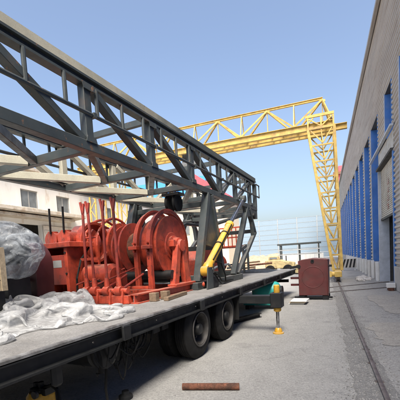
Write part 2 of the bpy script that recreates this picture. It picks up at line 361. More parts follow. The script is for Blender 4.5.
# ================================================================== RIGHT WORKSHOP
WX = 2.6
wb = thing('workshop_building', 'tall grey corrugated workshop with blue strips and a half open shutter', 'building', M_B, (WX, 15, 0))
def corr(y0, y1, z0, z1, x, per=.2, dep=.05):
    pts_ = []; n = max(1, int(round((z1 - z0) / per))); per = (z1 - z0) / n
    for i in range(n):
        z = z0 + i * per
        pts_ += [(x + dep, z), (x + dep, z + per * .3), (x, z + per * .5), (x, z + per * .8)]
    pts_ += [(x + dep, z1), (x + dep + .03, z1), (x + dep + .03, z0)]
    mb = MB(); n = len(pts_)
    mb.add([(u, y0, v) for u, v in pts_] + [(u, y1, v) for u, v in pts_],
           [tuple(range(n)), tuple(range(2 * n - 1, n - 1, -1))] + [(i, i + n, (i + 1) % n + n, (i + 1) % n) for i in range(n)])
    return mb
ZB, ZT, ZR = .95, 8.4, 12.5
DY0, DY1 = 15.25, 19.05
strips = [(19.1 + 3.4 * k, 21.72 + 3.4 * k) for k in range(15)] + [(11.4 - 3.4 * k, 14.02 - 3.4 * k) for k in range(11)]
strips.sort(); END = 72.
# upper band, sheets
y = -30.0; k = 0
while y < END - .1:
    y2 = min(END, y + 3.4)
    for za, zb, dx in ((ZT + .01, 10.42, .0), (10.42, ZR, -.006)):
        part('cladding_sheet', corr(y, y2 - .012, za, zb, WX + dx + random.uniform(-.004, .004)), 'clad_grey', wb, smooth=0)
    y = y2
# piers between the strips
edges = [-30.0]
for a, b in strips: edges += [a, b]
edges.append(END)
for i in range(0, len(edges), 2):
    a, b = edges[i], edges[i + 1]
    if b - a < .05: continue
    if a < 16 < b:       # pier region holding the door and the small window above it
        part('cladding_sheet', corr(a, DY0 - .1, ZB, ZT, WX), 'clad_grey', wb, smooth=0)
        part('cladding_sheet', corr(DY0 - .1, 15.4, 6.5, ZT, WX), 'clad_grey', wb, smooth=0)
        part('cladding_sheet', corr(17.1, b, 6.5, ZT, WX), 'clad_grey', wb, smooth=0)
    else:
        part('cladding_sheet', corr(a, b, ZB, ZT, WX), 'clad_grey', wb, smooth=0)
def blue(a, b, z0, z1):
    x = WX + .4; pts_ = []; n = max(1, int((b - a) / .28)); pw = (b - a) / n
    for i in range(n):
        u = a + i * pw; pts_ += [(x, u), (x, u + pw * .7), (x + .03, u + pw * .78), (x + .03, u + pw * .92)]
    pts_ += [(x, b), (x + .05, b), (x + .05, a)]
    part('blue_panel', MB().prism(pts_, 'z', z0, z1), 'clad_blue', wb, smooth=0)
    part('reveal', MB().box(WX + .0, WX + .4, a - .03, a, z0, z1), 'clad_blue', wb)
    part('reveal', MB().box(WX + .03, WX + .4, b, b + .035, z0, z1), 'clad_blue', wb)
    part('flashing', MB().box(WX - .004, WX + .03, b - .006, b + .03, z0, z1), 'flashing', wb)
    part('soffit', MB().box(WX + .05, WX + .4, a, b, z1 - .03, z1 - .001), 'dark_inside', wb)  # shade at the recess head is put into the soffit colour
for a, b in strips: blue(a, b - .035, ZB, ZT)
blue(15.43, 17.06, 6.5, ZT)
# backing wall, roof, plinth
bw = MB()
bw.box(WX + .46, WX + .6, -30, DY0, 0, ZR); bw.box(WX + .46, WX + .6, DY1, END, 0, ZR); bw.box(WX + .46, WX + .6, DY0, DY1, 5.55, ZR)
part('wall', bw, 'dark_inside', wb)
part('wall', MB().box(WX + 18, WX + 18.3, -30, END, 0, ZR).box(WX + .6, WX + 18, END - .25, END, 0, ZR).box(WX + .6, WX + 18, -30, -29.75, 0, ZR), 'clad_grey', wb)
part('roof', MB().box(WX - .06, WX + 18.4, -30.1, END + .1, ZR + .002, ZR + .16), 'clad_grey', wb)
part('gutter', MB().box(WX - .2, WX - .062, -30.1, END + .1, ZR - .08, ZR + .1), 'clad_grey', wb)
pl = MB(); pl.box(WX - .03, WX + .45, -30, DY0 - .1, 0, ZB - .003); pl.box(WX - .03, WX + .45, DY1 + .1, END, 0, ZB - .003)
part('plinth', pl, 'concrete', wb, bevel=.015)
y = DY1 + .12
for k in range(16):      # white painted ribs on the plinth
    part('plinth_post', MB().box(WX - .16, WX - .032, y + k * 1.7, y + k * 1.7 + .28, 0, .98 + .05 * (k % 2)), 'white_metal', wb, bevel=.01)
# door: canopy, lintel, roller shutter, frame
part('canopy', MB().box(WX - .14, WX + .0, 14.95, 21.3, 6.38, 6.46), 'flashing', wb, bevel=.01)
part('lintel', MB().box(WX + .02, WX + .45, DY0 - .1, DY1 + .04, 5.62, 6.35), 'shutter', wb)
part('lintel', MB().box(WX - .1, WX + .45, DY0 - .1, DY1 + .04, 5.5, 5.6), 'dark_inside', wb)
sh = MB(); n = 26; z0, z1 = 3.15, 5.49
for i in range(n):
    a = z0 + (z1 - z0) * i / n; h = (z1 - z0) / n
    part('shutter_slat', MB().prism([(WX + .13, a + .003), (WX + .1, a + h * .3), (WX + .1, a + h * .7), (WX + .13, a + h), (WX + .15, a + h), (WX + .15, a + .003)], 'y', DY0 + .04, DY1 - .04), 'shutter', wb, smooth=0)
part('shutter_bar', MB().box(WX + .08, WX + .17, DY0 + .04, DY1 - .04, 3.06, 3.15), 'black_steel', wb)
part('door_frame', MB().box(WX - .02, WX + .45, DY0 - .1, DY0 + .04, 0, 5.5), 'clad_blue', wb)
part('door_frame', MB().box(WX - .02, WX + .45, DY1 - .04, DY1 + .04, 0, 5.5), 'flashing', wb)
# red brushed characters on the shutter
mk = MB()
def stroke(y0, z0, y1, z1, w_=.07): mk.beam((WX + .09, y0, z0), (WX + .09, y1, z1), .008, w_, (1, 0, 0)) if False else mk.sweep((WX + .09, y0, z0), (WX + .09, y1, z1), [(-w_ / 2, -.004), (w_ / 2, -.004), (w_ / 2, .004), (-w_ / 2, .004)], (1, 0, 0))
for cz in (4.6, 4.25, 3.9, 3.55):
    cy = 16.9 + (4.6 - cz) * .12; q_ = .6
    for a, b, c, d in ((-.22, .1, .25, .12), (0, .26, .02, -.2), (0, .05, -.26, -.18), (0, .03, .27, -.2), (-.15, -.08, .17, -.07)):
        stroke(cy + a * q_, cz + b * q_, cy + c * q_, cz + d * q_, .035)
part('red_lettering', mk, 'red_mark', wb)
# dim interior
part('inner_floor', MB().box(WX + .6, WX + 18, -29.7, END - .3, -.02, .02), 'concrete', wb)
for yy in (14.2, 20.2): part('inner_column', MB().box(WX + 3, WX + 3.4, yy, yy + .4, .02, ZR - .01), 'frame_grey', wb)
part('inner_wall', MB().box(WX + 2.2, WX + 2.3, 16.6, 24, .02, 4.5), 'frame_grey', wb)

# far brown structure by the roofline
fb = thing('chimney_stack', 'brown brick stack with ledges showing beyond the far end of the workshop', 'building', M_B, (4.2, 76, 0))
part('wall', MB().box(2.6, 6.2, 74, 77, 0, 15.0), 'brick_brown', fb)
for z, o_ in ((12.6, .5), (14.6, .35), (16.9, .6)): part('ledge', MB().box(2.6 - o_, 6.3, 73.7, 77.3, z, z + .5), 'brick_brown', fb)
part('wall', MB().box(3.0, 5.6, 74.2, 76.8, 15.0, 18.6), 'roof_red', fb)

# debris by the plinth
def rock(mb, c, r, seed):
    bm = bmesh.new(); bmesh.ops.create_icosphere(bm, subdivisions=1, radius=1)
    vs_ = []
    for v in bm.verts:
        q = v.co * r * (1 + .5 * noise.noise(v.co * 1.7 + Vector((seed * 3.1, 0, 0)))); vs_.append((c[0] + q.x * 1.25, c[1] + q.y, max(0.0, c[2] + q.z * .7)))
    mb.add(vs_, [tuple(v.index for v in f.verts) for f in bm.faces]); bm.free()
for i in range(26):
    mb = MB(); x = random.uniform(1.6, 2.4); y = random.uniform(19.2, 22.5); rr = random.uniform(.05, .16); rock(mb, (0, 0, rr * .4), rr, i)
    o = solo('rubble_lump', mb, 'light_stone', M_B, (0, 0, 0), 'pale broken concrete lump in the heap beside the doorway', 'rubble', 'rubble heap by the doorway', smooth=0)
    o.matrix_world = M_B @ Matrix.Translation((x, y, .004))
sb = thing('striped_barrier', 'white barrier board with black slanted stripes near the crane foot', 'barrier', M_B, (1.75, 29, 0))
part('board', MB().box(1.2, 2.3, 29, 29.05, .25, .95), 'concrete', sb)
for i in range(4): part('stripe', MB().prism([(1.22 + i * .27, .27), (1.34 + i * .27, .27), (1.54 + i * .24, .93), (1.42 + i * .24, .93)], 'y', 28.985, 28.998), 'black_steel', sb)
for x in (1.3, 2.2): part('leg', MB().box(x - .03, x + .03, 29.055, 29.1, 0, .9), 'white_metal', sb)
bs = thing('rail_buffer', 'small pale block with rusty bracket at the jamb end of the cross rails', 'block', M_B, (2.42, 14.9, 0))
part('block', MB().box(2.25, 2.55, 14.75, 15.0, .12, .3), 'white_metal', bs, bevel=.01)
part('bracket', MB().box(2.3, 2.5, 14.7, 15.05, .013, .118), 'rust_steel', bs)

# ================================================================== LEFT WHITE WORKSHOP
LX = -17.
lw = thing('white_workshop', 'stained white plaster workshop with dark open doorway and small windows', 'building', M_B, (LX, 16, 0))
H_ = 7.7
m_ = MB(); ops = [(15.15, 16.45, 5.45, 6.55), (18.0, 19.25, 5.45, 6.55), (23.4, 24.6, 5.2, 6.4), (26.5, 27.8, 5.4, 6.5)]
D0, D1, DZ = 9.5, 16.5, 4.45
ys = sorted({-2.0, 34.0, D0, D1} | {a for o in ops for a in o[:2]}); zs = sorted({0., DZ, H_} | {a for o in ops for a in o[2:]})
for i in range(len(ys) - 1):
    for j in range(len(zs) - 1):
        cy, cz = (ys[i] + ys[i + 1]) / 2, (zs[j] + zs[j + 1]) / 2
        if any(o[0] < cy < o[1] and o[2] < cz < o[3] for o in ops) or (D0 < cy < D1 and cz < DZ): continue
        m_.box(LX - .3, LX, ys[i], ys[i + 1], zs[j], zs[j + 1])
bmw = part('wall', m_, 'plaster', lw, smooth=0)
part('wall', MB().box(LX - 14, LX - 13.7, -2, 34, 0, H_).box(LX - 13.7, LX - .3, 33.7, 34, 0, H_).box(LX - 13.7, LX - .3, -2, -1.7, 0, H_), 'plaster', lw)
part('roof', MB().prism([(LX - 14.3, H_), (LX + .35, H_), (LX + .35, H_ + .18), (LX - 7, H_ + 1.6), (LX - 14.3, H_ + .18)], 'y', -2.3, 34.3), 'canopy_concrete', lw)
for a, b, c, d in ops:
    f = MB(); f.box(LX - .16, LX - .08, a, b, c, c + .07).box(LX - .16, LX - .08, a, b, d - .07, d).box(LX - .16, LX - .08, a, a + .07, c + .07, d - .07).box(LX - .16, LX - .08, b - .07, b, c + .07, d - .07)
    f.box(LX - .15, LX - .09, (a + b) / 2 - .03, (a + b) / 2 + .03, c + .07, d - .07)
    wdw = part('window', f, 'frame_grey', lw)
    for q in (0, 1):
        h = (b - a) / 2
        part('pane', MB().box(LX - .13, LX - .12, a + q * h + (.07 if q == 0 else .03), a + q * h + h - (.03 if q == 0 else .07), c + .07, d - .07), 'glass', wdw)
    part('window_sill', MB().box(LX + .002, LX + .09, a - .08, b + .08, c - .08, c), 'canopy_concrete', wdw)
part('canopy', MB().prism([(LX + .003, 4.9), (LX + 1.2, 4.98), (LX + 1.2, 5.2), (LX + .003, 5.38)], 'y', 6, 19.4), 'canopy_concrete', lw, bevel=.02)
part('canopy_edge', MB().box(LX + .003, LX + .9, 6.4, 18.6, 4.72, 4.88), 'canopy_concrete', lw, bevel=.01)
dr = part('sliding_door', MB().box(LX + .06, LX + .12, 16.55, 19.2, .05, 4.4), 'door_white', lw)
for z in (.4, 2.2, 4.0): part('door_rib', MB().box(LX + .122, LX + .16, 16.6, 19.15, z, z + .1), 'door_white', dr)
part('inner_floor', MB().box(LX - 13.6, LX - .3, -1.6, 33.6, .001, .02), 'dark_inside', lw)
for k in range(5): part('roof_vent', MB().lathe([(0, .12), (.5, .12), (.5, .22), (.75, .0)], (LX - 4, 2 + k * 7, H_ + .95), (0, 0, 1), 12), 'galv', lw)
part('downpipe', MB().path([(LX + .1, 21.5, 7.6), (LX + .1, 21.5, .1)], .06), 'galv', lw)

# buildings far behind
bb = thing('blue_roof_shed', 'shed with bright blue sheet roof behind the mast', 'building', M_B, (-23, 42, 0))
part('wall', MB().box(-31, -16.4, 42.2, 55, 0, 10.1), 'cream_wall', bb)
part('roof', MB().prism([(41.4, 10.0), (48.5, 14.0), (55.8, 10.0), (55.8, 10.2), (48.5, 14.2), (41.4, 10.2)], 'x', -31.5, -16.0), 'roof_blue', bb)
part('gable', MB().prism([(42.2, 10.1), (48.5, 13.9), (55, 10.1)], 'x', -16.6, -16.45), 'cream_wall', bb)
for k in range(4): 
    q = part('window', MB().box(-29 + k * 3.4, -27.4 + k * 3.4, 42.12, 42.19, 5, 6.6), 'frame_grey', bb); part('pane', MB().box(-28.9 + k * 3.4, -27.5 + k * 3.4, 42.1, 42.118, 5.1, 6.5), 'glass', q)
rb = thing('red_roof_shed', 'low building with faded red roof behind the mast end', 'building', M_B, (-13.5, 40, 0))
part('wall', MB().box(-15.9, -11.2, 40, 46, 0, 9.2), 'cream_wall', rb)
part('roof', MB().prism([(-16.2, 12.2), (-15.4, 12.5), (-10.8, 9.2), (-10.8, 8.9), (-16.2, 11.5)], 'y', 39.6, 46.4), 'roof_red', rb)
part('gable', MB().prism([(-15.9, 9.2), (-15.9, 11.5), (-11.3, 9.2)], 'y', 40, 40.2), 'cream_wall', rb)

# wind fence at the back
fn = thing('wind_fence', 'tall pale blue mesh wind fence across the back of the yard', 'fence', M_B, (-10, 84, 0))
for k in range(12):
    x = 7.6 - 4.6 * k
    part('post', MB().box(x - .07, x + .07, 84.1, 84.3, 0, 10.1), 'galv', fn)
    for j in range(8): part('mesh_panel', MB().box(x - 4.5, x - .1, 84.1, 84.12, .25 + j * 1.225, 1.4 + j * 1.225), 'windnet', fn)
    for j in range(9): part('rail', MB().box(x - 4.53, x - .075, 84.07, 84.15, .17 + j * 1.225, .22 + j * 1.225), 'galv', fn)
# spoil bank and stored things in front of the fence
def heap(x0, x1, y0, y1, h, seed, m='soil'):
    mb = MB(); nx, ny = 50, 18; vs_ = []
    for j in range(ny + 1):
        for i in range(nx + 1):
            u, v = i / nx, j / ny; e = min(1, 5 * u, 5 * (1 - u)) * math.sin(math.pi * v) ** .7
            x = x0 + (x1 - x0) * u; y = y0 + (y1 - y0) * v
            vs_.append((x, y, -.03 + e * h * (.75 + .45 * noise.noise((x * .4, y * .4, seed)) + .22 * noise.noise((x * 1.7, y * 1.7, seed)))))
    mb.add(vs_, [(j * (nx + 1) + i, j * (nx + 1) + i + 1, (j + 1) * (nx + 1) + i + 1, (j + 1) * (nx + 1) + i) for j in range(ny) for i in range(nx)]); return mb
structure('terrain', heap(-22, 1.6, 42, 49, 1.9, 3), 'soil', M_B, smooth=60)
structure('terrain', heap(-14, -6, 36, 41, 1.2, 9), 'soil', M_B, smooth=60)
rk = thing('steel_rack', 'grey steel pipe rack standing in front of the wind fence', 'rack', M_B, (-2, 30, 0))
for x in (-3.7, -2.1, -.5):
    for yy in (30, 31): part('post', MB().beam((x, yy, 0), (x, yy, 2.4), .1, .1), 'steel_paint', rk)
for z, h in ((2.46, .14), (1.95, .08), (1.55, .08)):
    for yy in (29.93, 31.07): part('rail', MB().box(-3.95, -.3, yy - .03, yy + .03, z - h / 2, z + h / 2), 'galv' if z < 2 else 'steel_paint', rk)
for x in (-3.7, -2.1, -.5): part('crossbar', MB().box(x - .04, x + .04, 30.06, 30.94, 2.3, 2.4), 'steel_paint', rk)
sbw = thing('sheet_barrier', 'low white ribbed metal sheet barrier behind the steel rack', 'barrier', M_B, (-2, 32.5, 0))
for k in range(5):
    pts_ = []
    for i in range(6):
        u = -4.0 + k * .78 + i * .125; pts_ += [(u, 32.5), (u + .07, 32.5), (u + .085, 32.54), (u + .11, 32.54)]
    pts_ += [(-4.0 + k * .78 + .75, 32.5), (-4.0 + k * .78 + .75, 32.57), (-4.0 + k * .78, 32.57)]
    part('panel', MB().prism(pts_, 'z', .05, 1.55), 'white_metal', sbw, smooth=0)
    part('foot', MB().box(-3.95 + k * .78, -3.85 + k * .78, 32.58, 33.1, 0, .1), 'galv', sbw)
# yellow loader
ld = thing('yellow_loader', 'small dusty yellow loader parked beyond the end of the trailer deck', 'loader', M_B, (-3.4, 27.5, 0))
part('body', MB().prism([(-4.6, .5), (-2.3, .5), (-2.3, .95), (-3.1, 1.1), (-3.3, 1.2), (-4.6, 1.2)], 'y', 27.1, 28.2), 'loader_yellow', ld, bevel=.05)
part('cab', MB().prism([(-4.35, 1.2), (-3.5, 1.2), (-3.6, 1.5), (-4.3, 1.5)], 'y', 27.2, 28.1), 'loader_yellow', ld, bevel=.03)
part('window', MB().prism([(-4.25, 1.28), (-3.62, 1.28), (-3.68, 1.42), (-4.22, 1.42)], 'y', 27.18, 27.198), 'glass', ld)
part('bucket', MB().prism([(-2.25, .1), (-1.7, .12), (-1.75, .2), (-2.1, .3), (-2.15, .75), (-2.25, .75)], 'y', 26.9, 28.4), 'loader_yellow', ld)
part('exhaust', MB().tube((-3.0, 27.9, 1.05), (-3.0, 27.9, 1.5), .04), 'black_steel', ld)
for x in (-4.2, -2.8):
    for yy in (27.0, 28.1): part('wheel', MB().lathe([(0, .2), (0, .36), (.04, .4), (.18, .4), (.22, .36), (.22, .2)], (x, yy, .4), (0, 1, 0), 20), 'rubber', ld)

# ================================================================== YELLOW GANTRY CRANE
GY = 20.5; CR = 'crane_yellow'
gc = thing('gantry_crane', 'yellow lattice gantry crane spanning the yard behind the trailer', 'gantry crane', M_B, (.7, GY, 0))
TZ, BZ = 10.2, 8.55; XL = -16.6
part('top_chord', MB().ibeam((.12, GY, TZ), (XL, GY, TZ), .12, .14), CR, gc)
for s in (-1, 1): part('bottom_chord', MB().ibeam((.6, GY + .6 * s, BZ), (XL, GY + .6 * s, BZ), .2, .36, .025), CR, gc)
part('monorail_beam', MB().ibeam((1.33, GY, 8.52), (XL, GY, 8.52), .22, .32, .03), CR, gc)
tn = [.09 - 3.06 * k for k in range(6)]
for i, x in enumerate(tn):
    for s in (-1, 1):
        for dx in ((-1.53, 1.53) if i else (-1.53, .46)):
            if x + dx < XL: continue
            part('diagonal', MB().beam((x, GY + .03 * s, TZ - .06), (x + dx, GY + .6 * s, BZ + .18), .09, .09), CR, gc)
    part('post', MB().beam((x, GY, TZ - .07), (x, GY, BZ + .1), .05, .05), CR, gc)
    if x - 1.53 > XL:
        for s in (-1, 1): part('post', MB().beam((x - 1.53, GY + .05 * s, TZ - .07), (x - 1.53, GY + .6 * s, BZ + .18), .055, .055), CR, gc)
    part('node_plate', MB().box(x - .16, x + .16, GY - .05, GY + .05, TZ - .2, TZ - .072), CR, gc)
for k in range(23):
    x = .3 - .74 * k
    part('tie', MB().beam((x, GY - .5, BZ + .13), (x - (.37 if k % 2 else -.0), GY + .5, BZ + .13), .07, .07), CR, gc)
# leg head frame and leg (right)
for s in (-1, 1):
    y = GY + .72 * s
    part('head_beam', MB().beam((-.8, y, 9.08), (.66, y, 9.08), .1, .14), CR, gc)
    part('head_beam', MB().beam((-.74, y, 8.42), (.72, y, 8.42), .1, .12), CR, gc)
    for x in (-.68, .0, .62): part('head_post', MB().beam((x, y, 8.48), (x, y, 9.0), .08, .08), CR, gc)
    for a, b in (((-.68, 8.98), (0, 8.5)), ((.62, 8.98), (0, 8.5)), ((-.4, 8.98), (-.68, 8.7))):
        part('head_brace', MB().beam((a[0], y, a[1]), (b[0], y, b[1]), .06, .06), CR, gc)
    L0, L1, R0, R1 = Vector((-.68, y, 8.36)), Vector((.42, y, .6)), Vector((.66, y, 8.36)), Vector((.84, y, .6))
    part('leg_chord', MB().beam(L0, L1, .14, .14, (0, 1, 0)), CR, gc); part('leg_chord', MB().beam(R0, R1, .14, .14, (0, 1, 0)), CR, gc)
    nb = 9; ts = [1 - (1 - i / nb) ** 1.0 for i in range(nb + 1)]
    for i in range(nb):
        a, b = L0.lerp(L1, ts[i + 1]), R0.lerp(R1, ts[i + 1]); c, d = L0.lerp(L1, ts[i]), R0.lerp(R1, ts[i])
        part('leg_strut', MB().beam(a, b, .07, .08), CR, gc)
        mid = (a + b) / 2 + Vector((0, 0, .1)); wb_ = .06 if i < 7 else .045
        part('leg_brace', MB().beam(c.lerp(d, .08), mid, wb_, wb_, (0, 1, 0)), CR, gc); part('leg_brace', MB().beam(d.lerp(c, .08), mid, wb_, wb_, (0, 1, 0)), CR, gc)
        if i < 6: part('leg_post', MB().beam((c + d) / 2, mid, .05, .05), CR, gc)
for i in range(9):
    t = (i + 1) / 10
    for A, B_ in (((-.68, 8.36), (.42, .6)), ((.66, 8.36), (.84, .6))):
        x = A[0] + (B_[0] - A[0]) * t; z = A[1] + (B_[1] - A[1]) * t
        part('leg_tie', MB().beam((x, GY - .66, z), (x, GY + .66, z), .06, .06), CR, gc)
ec = part('end_carriage', MB().box(.45, .8, GY - 1.7, GY + 1.7, .3, .6), CR, gc, bevel=.02)
for y in (GY - 1.3, GY + 1.3):
    part('wheel', MB().lathe([(-.1, .06), (-.1, .24), (-.065, .24), (-.06, .2), (.06, .2), (.065, .24), (.1, .24), (.1, .06)], (.61, y, .265), (1, 0, 0), 24), 'rail_steel', ec)
part('motor', MB().lathe([(0, .0), (0, .14), (.35, .14), (.4, .1), (.4, 0)], (.2, GY - 1.3, .45), (1, 0, 0), 14).box(.2, .3, GY - 1.45, GY - 1.15, .3, .6), CR, ec)
# far left leg: two lattice columns
for cx in (-15.5, -13.7):
    for s in (-1, 1):
        for t in (-1, 1): part('leg_chord', MB().beam((cx + .24 * t, GY + .6 * s, 8.36), (cx + .24 * t, GY + .6 * s, .6), .09, .09), CR, gc)
        for k in range(12):
            z = 8.2 - k * .64; d = 1 if k % 2 else -1
            part('leg_brace', MB().beam((cx + .22 * d, GY + .6 * s, z), (cx - .22 * d, GY + .6 * s, z - .64), .05, .05, (0, 1, 0)), CR, gc)
for z in (8.3, 4.5, .68): 
    for s in (-1, 1): part('leg_strut', MB().beam((-15.2, GY + .6 * s, z), (-14.0, GY + .6 * s, z), .1, .1), CR, gc)
ec = part('end_carriage', MB().box(-15.9, -13.3, GY - 1.3, GY + 1.3, .38, .6), CR, gc, bevel=.02)
for y in (GY - 1., GY + 1.):
    for x in (-15.5, -13.7): part('wheel', MB().lathe([(-.08, .05), (-.08, .2), (.08, .2), (.08, .05)], (x, y, .2), (1, 0, 0), 20), 'rail_steel', ec)
# hoist
hs = thing('electric_hoist', 'small grey electric hoist hanging under the gantry girder', 'hoist', M_B, (-8.2, GY, 7.6))
part('drum', MB().lathe([(0, .0), (0, .2), (.7, .2), (.7, .0)], (-8.55, GY, 7.9), (1, 0, 0), 18), 'galv', hs)
part('motor', MB().lathe([(0, 0), (0, .15), (.4, .15), (.45, .08), (.45, 0)], (-7.84, GY, 7.9), (1, 0, 0), 14), 'galv', hs)
part('trolley', MB().box(-8.5, -7.9, GY - .18, GY - .14, 8.05, 8.62).box(-8.5, -7.9, GY + .14, GY + .18, 8.05, 8.62).box(-8.5, -7.9, GY - .14, GY + .14, 8.05, 8.12), 'black_steel', hs)
part('hook_block', MB().box(-8.3, -8.1, GY - .08, GY + .08, 7.25, 7.5).tube((-8.2, GY, 7.5), (-8.2, GY, 7.75), .015, 6), 'black_steel', hs)

# ================================================================== TRAILER
DZ_ = 1.05; TW = -3.4; S0, S1 = -7.5, 9.35
tr = thing('flatbed_trailer', 'long dusty flatbed trailer with black side rail and dual wheels', 'trailer', M_T, (-1.7, 1, 0))
part('deck', MB().box(TW + .03, -.045, S0, S1, DZ_ - .05, DZ_), 'deck_plate', tr)
part('deck_edge', MB().sweep((-.02, S0, DZ_ - .02), (-.02, S1, DZ_ - .02), [(-.025, -.012), (.022, -.012), (.022, .012), (.014, .022), (-.025, .022)]), 'lip_steel', tr)
def chan(x, sgn): return MB().sweep((x, S0, DZ_ - .12), (x, S1, DZ_ - .12), [(-.03 * sgn, -.085), (.03 * sgn, -.085), (.03 * sgn, -.065), (-.015 * sgn, -.055), (-.015 * sgn, .055), (.03 * sgn, .065), (.03 * sgn, .078), (-.03 * sgn, .078)])
part('side_rail', chan(-.03, 1), 'black_steel', tr); part('side_rail', chan(TW + .03, -1), 'black_steel', tr)
for x in (-1.15, -2.25): part('chassis_beam', MB().ibeam((x, S0 + .3, .82), (x, S1 - .1, .82), .16, .34, .02), 'black_steel', tr)
for k in range(17):
    y = S0 + .5 + k * 1.02; part('cross_member', MB().box(TW + .08, -.08, y - .03, y + .03, DZ_ - .19, DZ_ - .052), 'black_steel', tr)
for k in range(8):
    y = -6.1 + k * 2.05
    p_ = part('stake_pocket', MB().box(.001, .035, y - .07, y + .07, DZ_ - .2, DZ_ - .03), 'black_steel', tr, bevel=.008)
for k in range(14):
    y = S0 + .3 + k * 1.17; part('bolt', MB().tube((.0, y, DZ_ - .1), (.01, y, DZ_ - .1), .009, 6), 'rim_grey', tr)
# wheels (outer dual + inner dual), tyre, rim, hub
TR = .51
def tyre_mesh(x0, x1):
    w_ = x1 - x0; pr = [(0, .27), (.01, .30), (.0, .36), (.01, .435), (.035, .482), (.05, TR)]
    nG = 4; a0, a1 = .05, w_ - .05; gw = (a1 - a0) / (nG * 2 + 1)
    for i in range(nG):
        a = a0 + gw * (1 + 2 * i); pr += [(a, TR), (a + .004, TR - .014), (a + gw * .6, TR - .014), (a + gw * .6 + .004, TR)]
    pr += [(a1, TR), (w_ - .035, .482), (w_ - .01, .435), (w_, .36), (w_ - .01, .30), (w_, .27)]
    return pr
def wheel(y, side):
    for d in (0, 1):
        if side > 0: x1 = -.065 - d * .33; x0 = x1 - .28
        else: x0 = TW + .065 + d * .33; x1 = x0 + .28
        wh = part('wheel', MB().lathe(tyre_mesh(x0, x1), (x0, y, TR - .005), (1, 0, 0), 56, False), 'rubber', tr)
        wh.name = 'wheel'
        sg = 1 if side > 0 else -1; xo = x1 if side > 0 else x0
        # rim dish
        part('rim', MB().lathe([(.0 * sg, .31), (.012 * sg, .302), (.012 * sg, .285), (-.02 * sg, .27), (-.06 * sg, .262), (-.17 * sg, .245), (-.185 * sg, .21), (-.16 * sg, .15), (-.16 * sg, .0)], (xo, y, TR - .005), (1, 0, 0), 40, False), 'rim_grey', wh)
        if d == 0:
            part('hub', MB().lathe([(-.158 * sg, .0), (-.158 * sg, .12), (-.03 * sg, .105), (.0, .085), (.01 * sg, .05), (.01 * sg, 0)], (xo, y, TR - .005), (1, 0, 0), 24), 'black_steel', wh)
            for k in range(10):
                a = k * math.tau / 10; part('wheel_nut', MB().tube((xo - .16 * sg, y + .165 * math.cos(a), TR - .005 + .165 * math.sin(a)), (xo - .12 * sg, y + .165 * math.cos(a), TR - .005 + .165 * math.sin(a)), .016, 6), 'rim_grey', wh)
            for k in range(6):
                a = (k + .5) * math.tau / 6; part('vent_hole', MB().tube((xo - .19 * sg, y + .215 * math.cos(a), TR - .005 + .215 * math.sin(a)), (xo - .165 * sg, y + .215 * math.cos(a), TR - .005 + .215 * math.sin(a)), .02, 10), 'black_steel', wh)
for y in (.1, 1.4):
    wheel(y, 1); wheel(y, -1)
    part('axle', MB().tube((TW + .2, y, TR), (-.2, y, TR), .07, 14), 'black_steel', tr)
    for x in (-.95, -2.45): part('leaf_spring', MB().path([(x, y - .55, .72), (x, y - .25, .6), (x, y, .57), (x, y + .25, .6), (x, y + .55, .72)], .045, 6), 'black_steel', tr)
for y in (-.5, .72, 2.0):
    for x in (-.95, -2.45): part('spring_hanger', MB().prism([(y - .1, .67), (y + .1, .67), (y + .06, .5), (y - .06, .5)], 'x', x - .06, x + .06), 'black_steel', tr)
# outrigger with yellow jack leg
og = part('outrigger', MB().box(-1.7, .9, 2.04, 2.24, .66, .84), 'black_steel', tr, bevel=.01)
part('outrigger_end', MB().box(.7, .94, 1.98, 2.26, .58, .9), 'black_steel', og, bevel=.012)
part('jack_cap', MB().lathe([(0, .065), (.15, .065), (.17, .045), (.17, 0)], (.82, 2.12, .9), (0, 0, 1), 18), 'ram_yellow', og)
part('jack_collar', MB().lathe([(0, .055), (.02, .08), (.08, .08), (.1, .06)], (.82, 2.12, .48), (0, 0, 1), 18), 'ram_yellow', og)
part('jack_rod', MB().tube((.82, 2.12, .1), (.82, 2.12, .5), .036, 16), 'chrome', og)
part('jack_foot', MB().lathe([(0, .12), (.02, .12), (.03, .085), (.09, .075), (.12, .05)], (.82, 2.12, .002), (0, 0, 1), 20), 'ram_yellow', og)
part('outrigger', MB().box(-4.4, -1.7, 2.03, 2.33, .61, .84), 'black_steel', tr, bevel=.01)
# landing gear near the front, air tank and hose reel, hanging hoses
for x in (-.7, -2.7):
    lg = part('landing_leg', MB().box(x - .07, x + .07, -5.9, -5.76, .3, .86), 'black_steel', tr); part('foot', MB().box(x - .15, x + .15, -5.98, -5.68, 0.001, .03).box(x - .05, x + .05, -5.88, -5.78, .03, .31), 'black_steel', lg)
part('air_tank', MB().lathe([(0, 0), (.03, .12), (.08, .17), (.8, .17), (.85, .12), (.88, 0)], (-1.05, -2.2, .74), (1, 0, 0), 20), 'black_steel', tr)
part('hose_reel', MB().lathe([(0, 0), (0, .22), (.03, .22), (.03, .1), (.22, .1), (.22, .22), (.25, .22), (.25, 0)], (-.42, -2.15, .76), (1, 0, 0), 24), 'black_steel', tr)
part('bracket', MB().box(-.16, -.08, -2.95, -2.83, .62, .88), 'black_steel', tr, bevel=.03)
for k in range(20):
    y0 = -2.4 + k * .045; n = 14; dpt = random.uniform(.12, .5); y1 = y0 + random.uniform(.1, .45); x = random.uniform(-.35, -.1); pts_ = []
    for i in range(n + 1):
        t = i / n; pts_.append((x + .1 * t, y0 + (y1 - y0) * t, .86 - dpt * 4 * t * (1 - t) * (1 - .2 * math.sin(t * 5 + k))))
    part('hanging_hose', MB().path(pts_, .01, 8), 'hose_black', tr)
part('hanging_hose', MB().path([(-.2, -2.16, .87), (-.19, -2.14, .6), (-.21, -2.17, .3), (-.2, -2.15, .02)], .016), 'hose_black', tr)
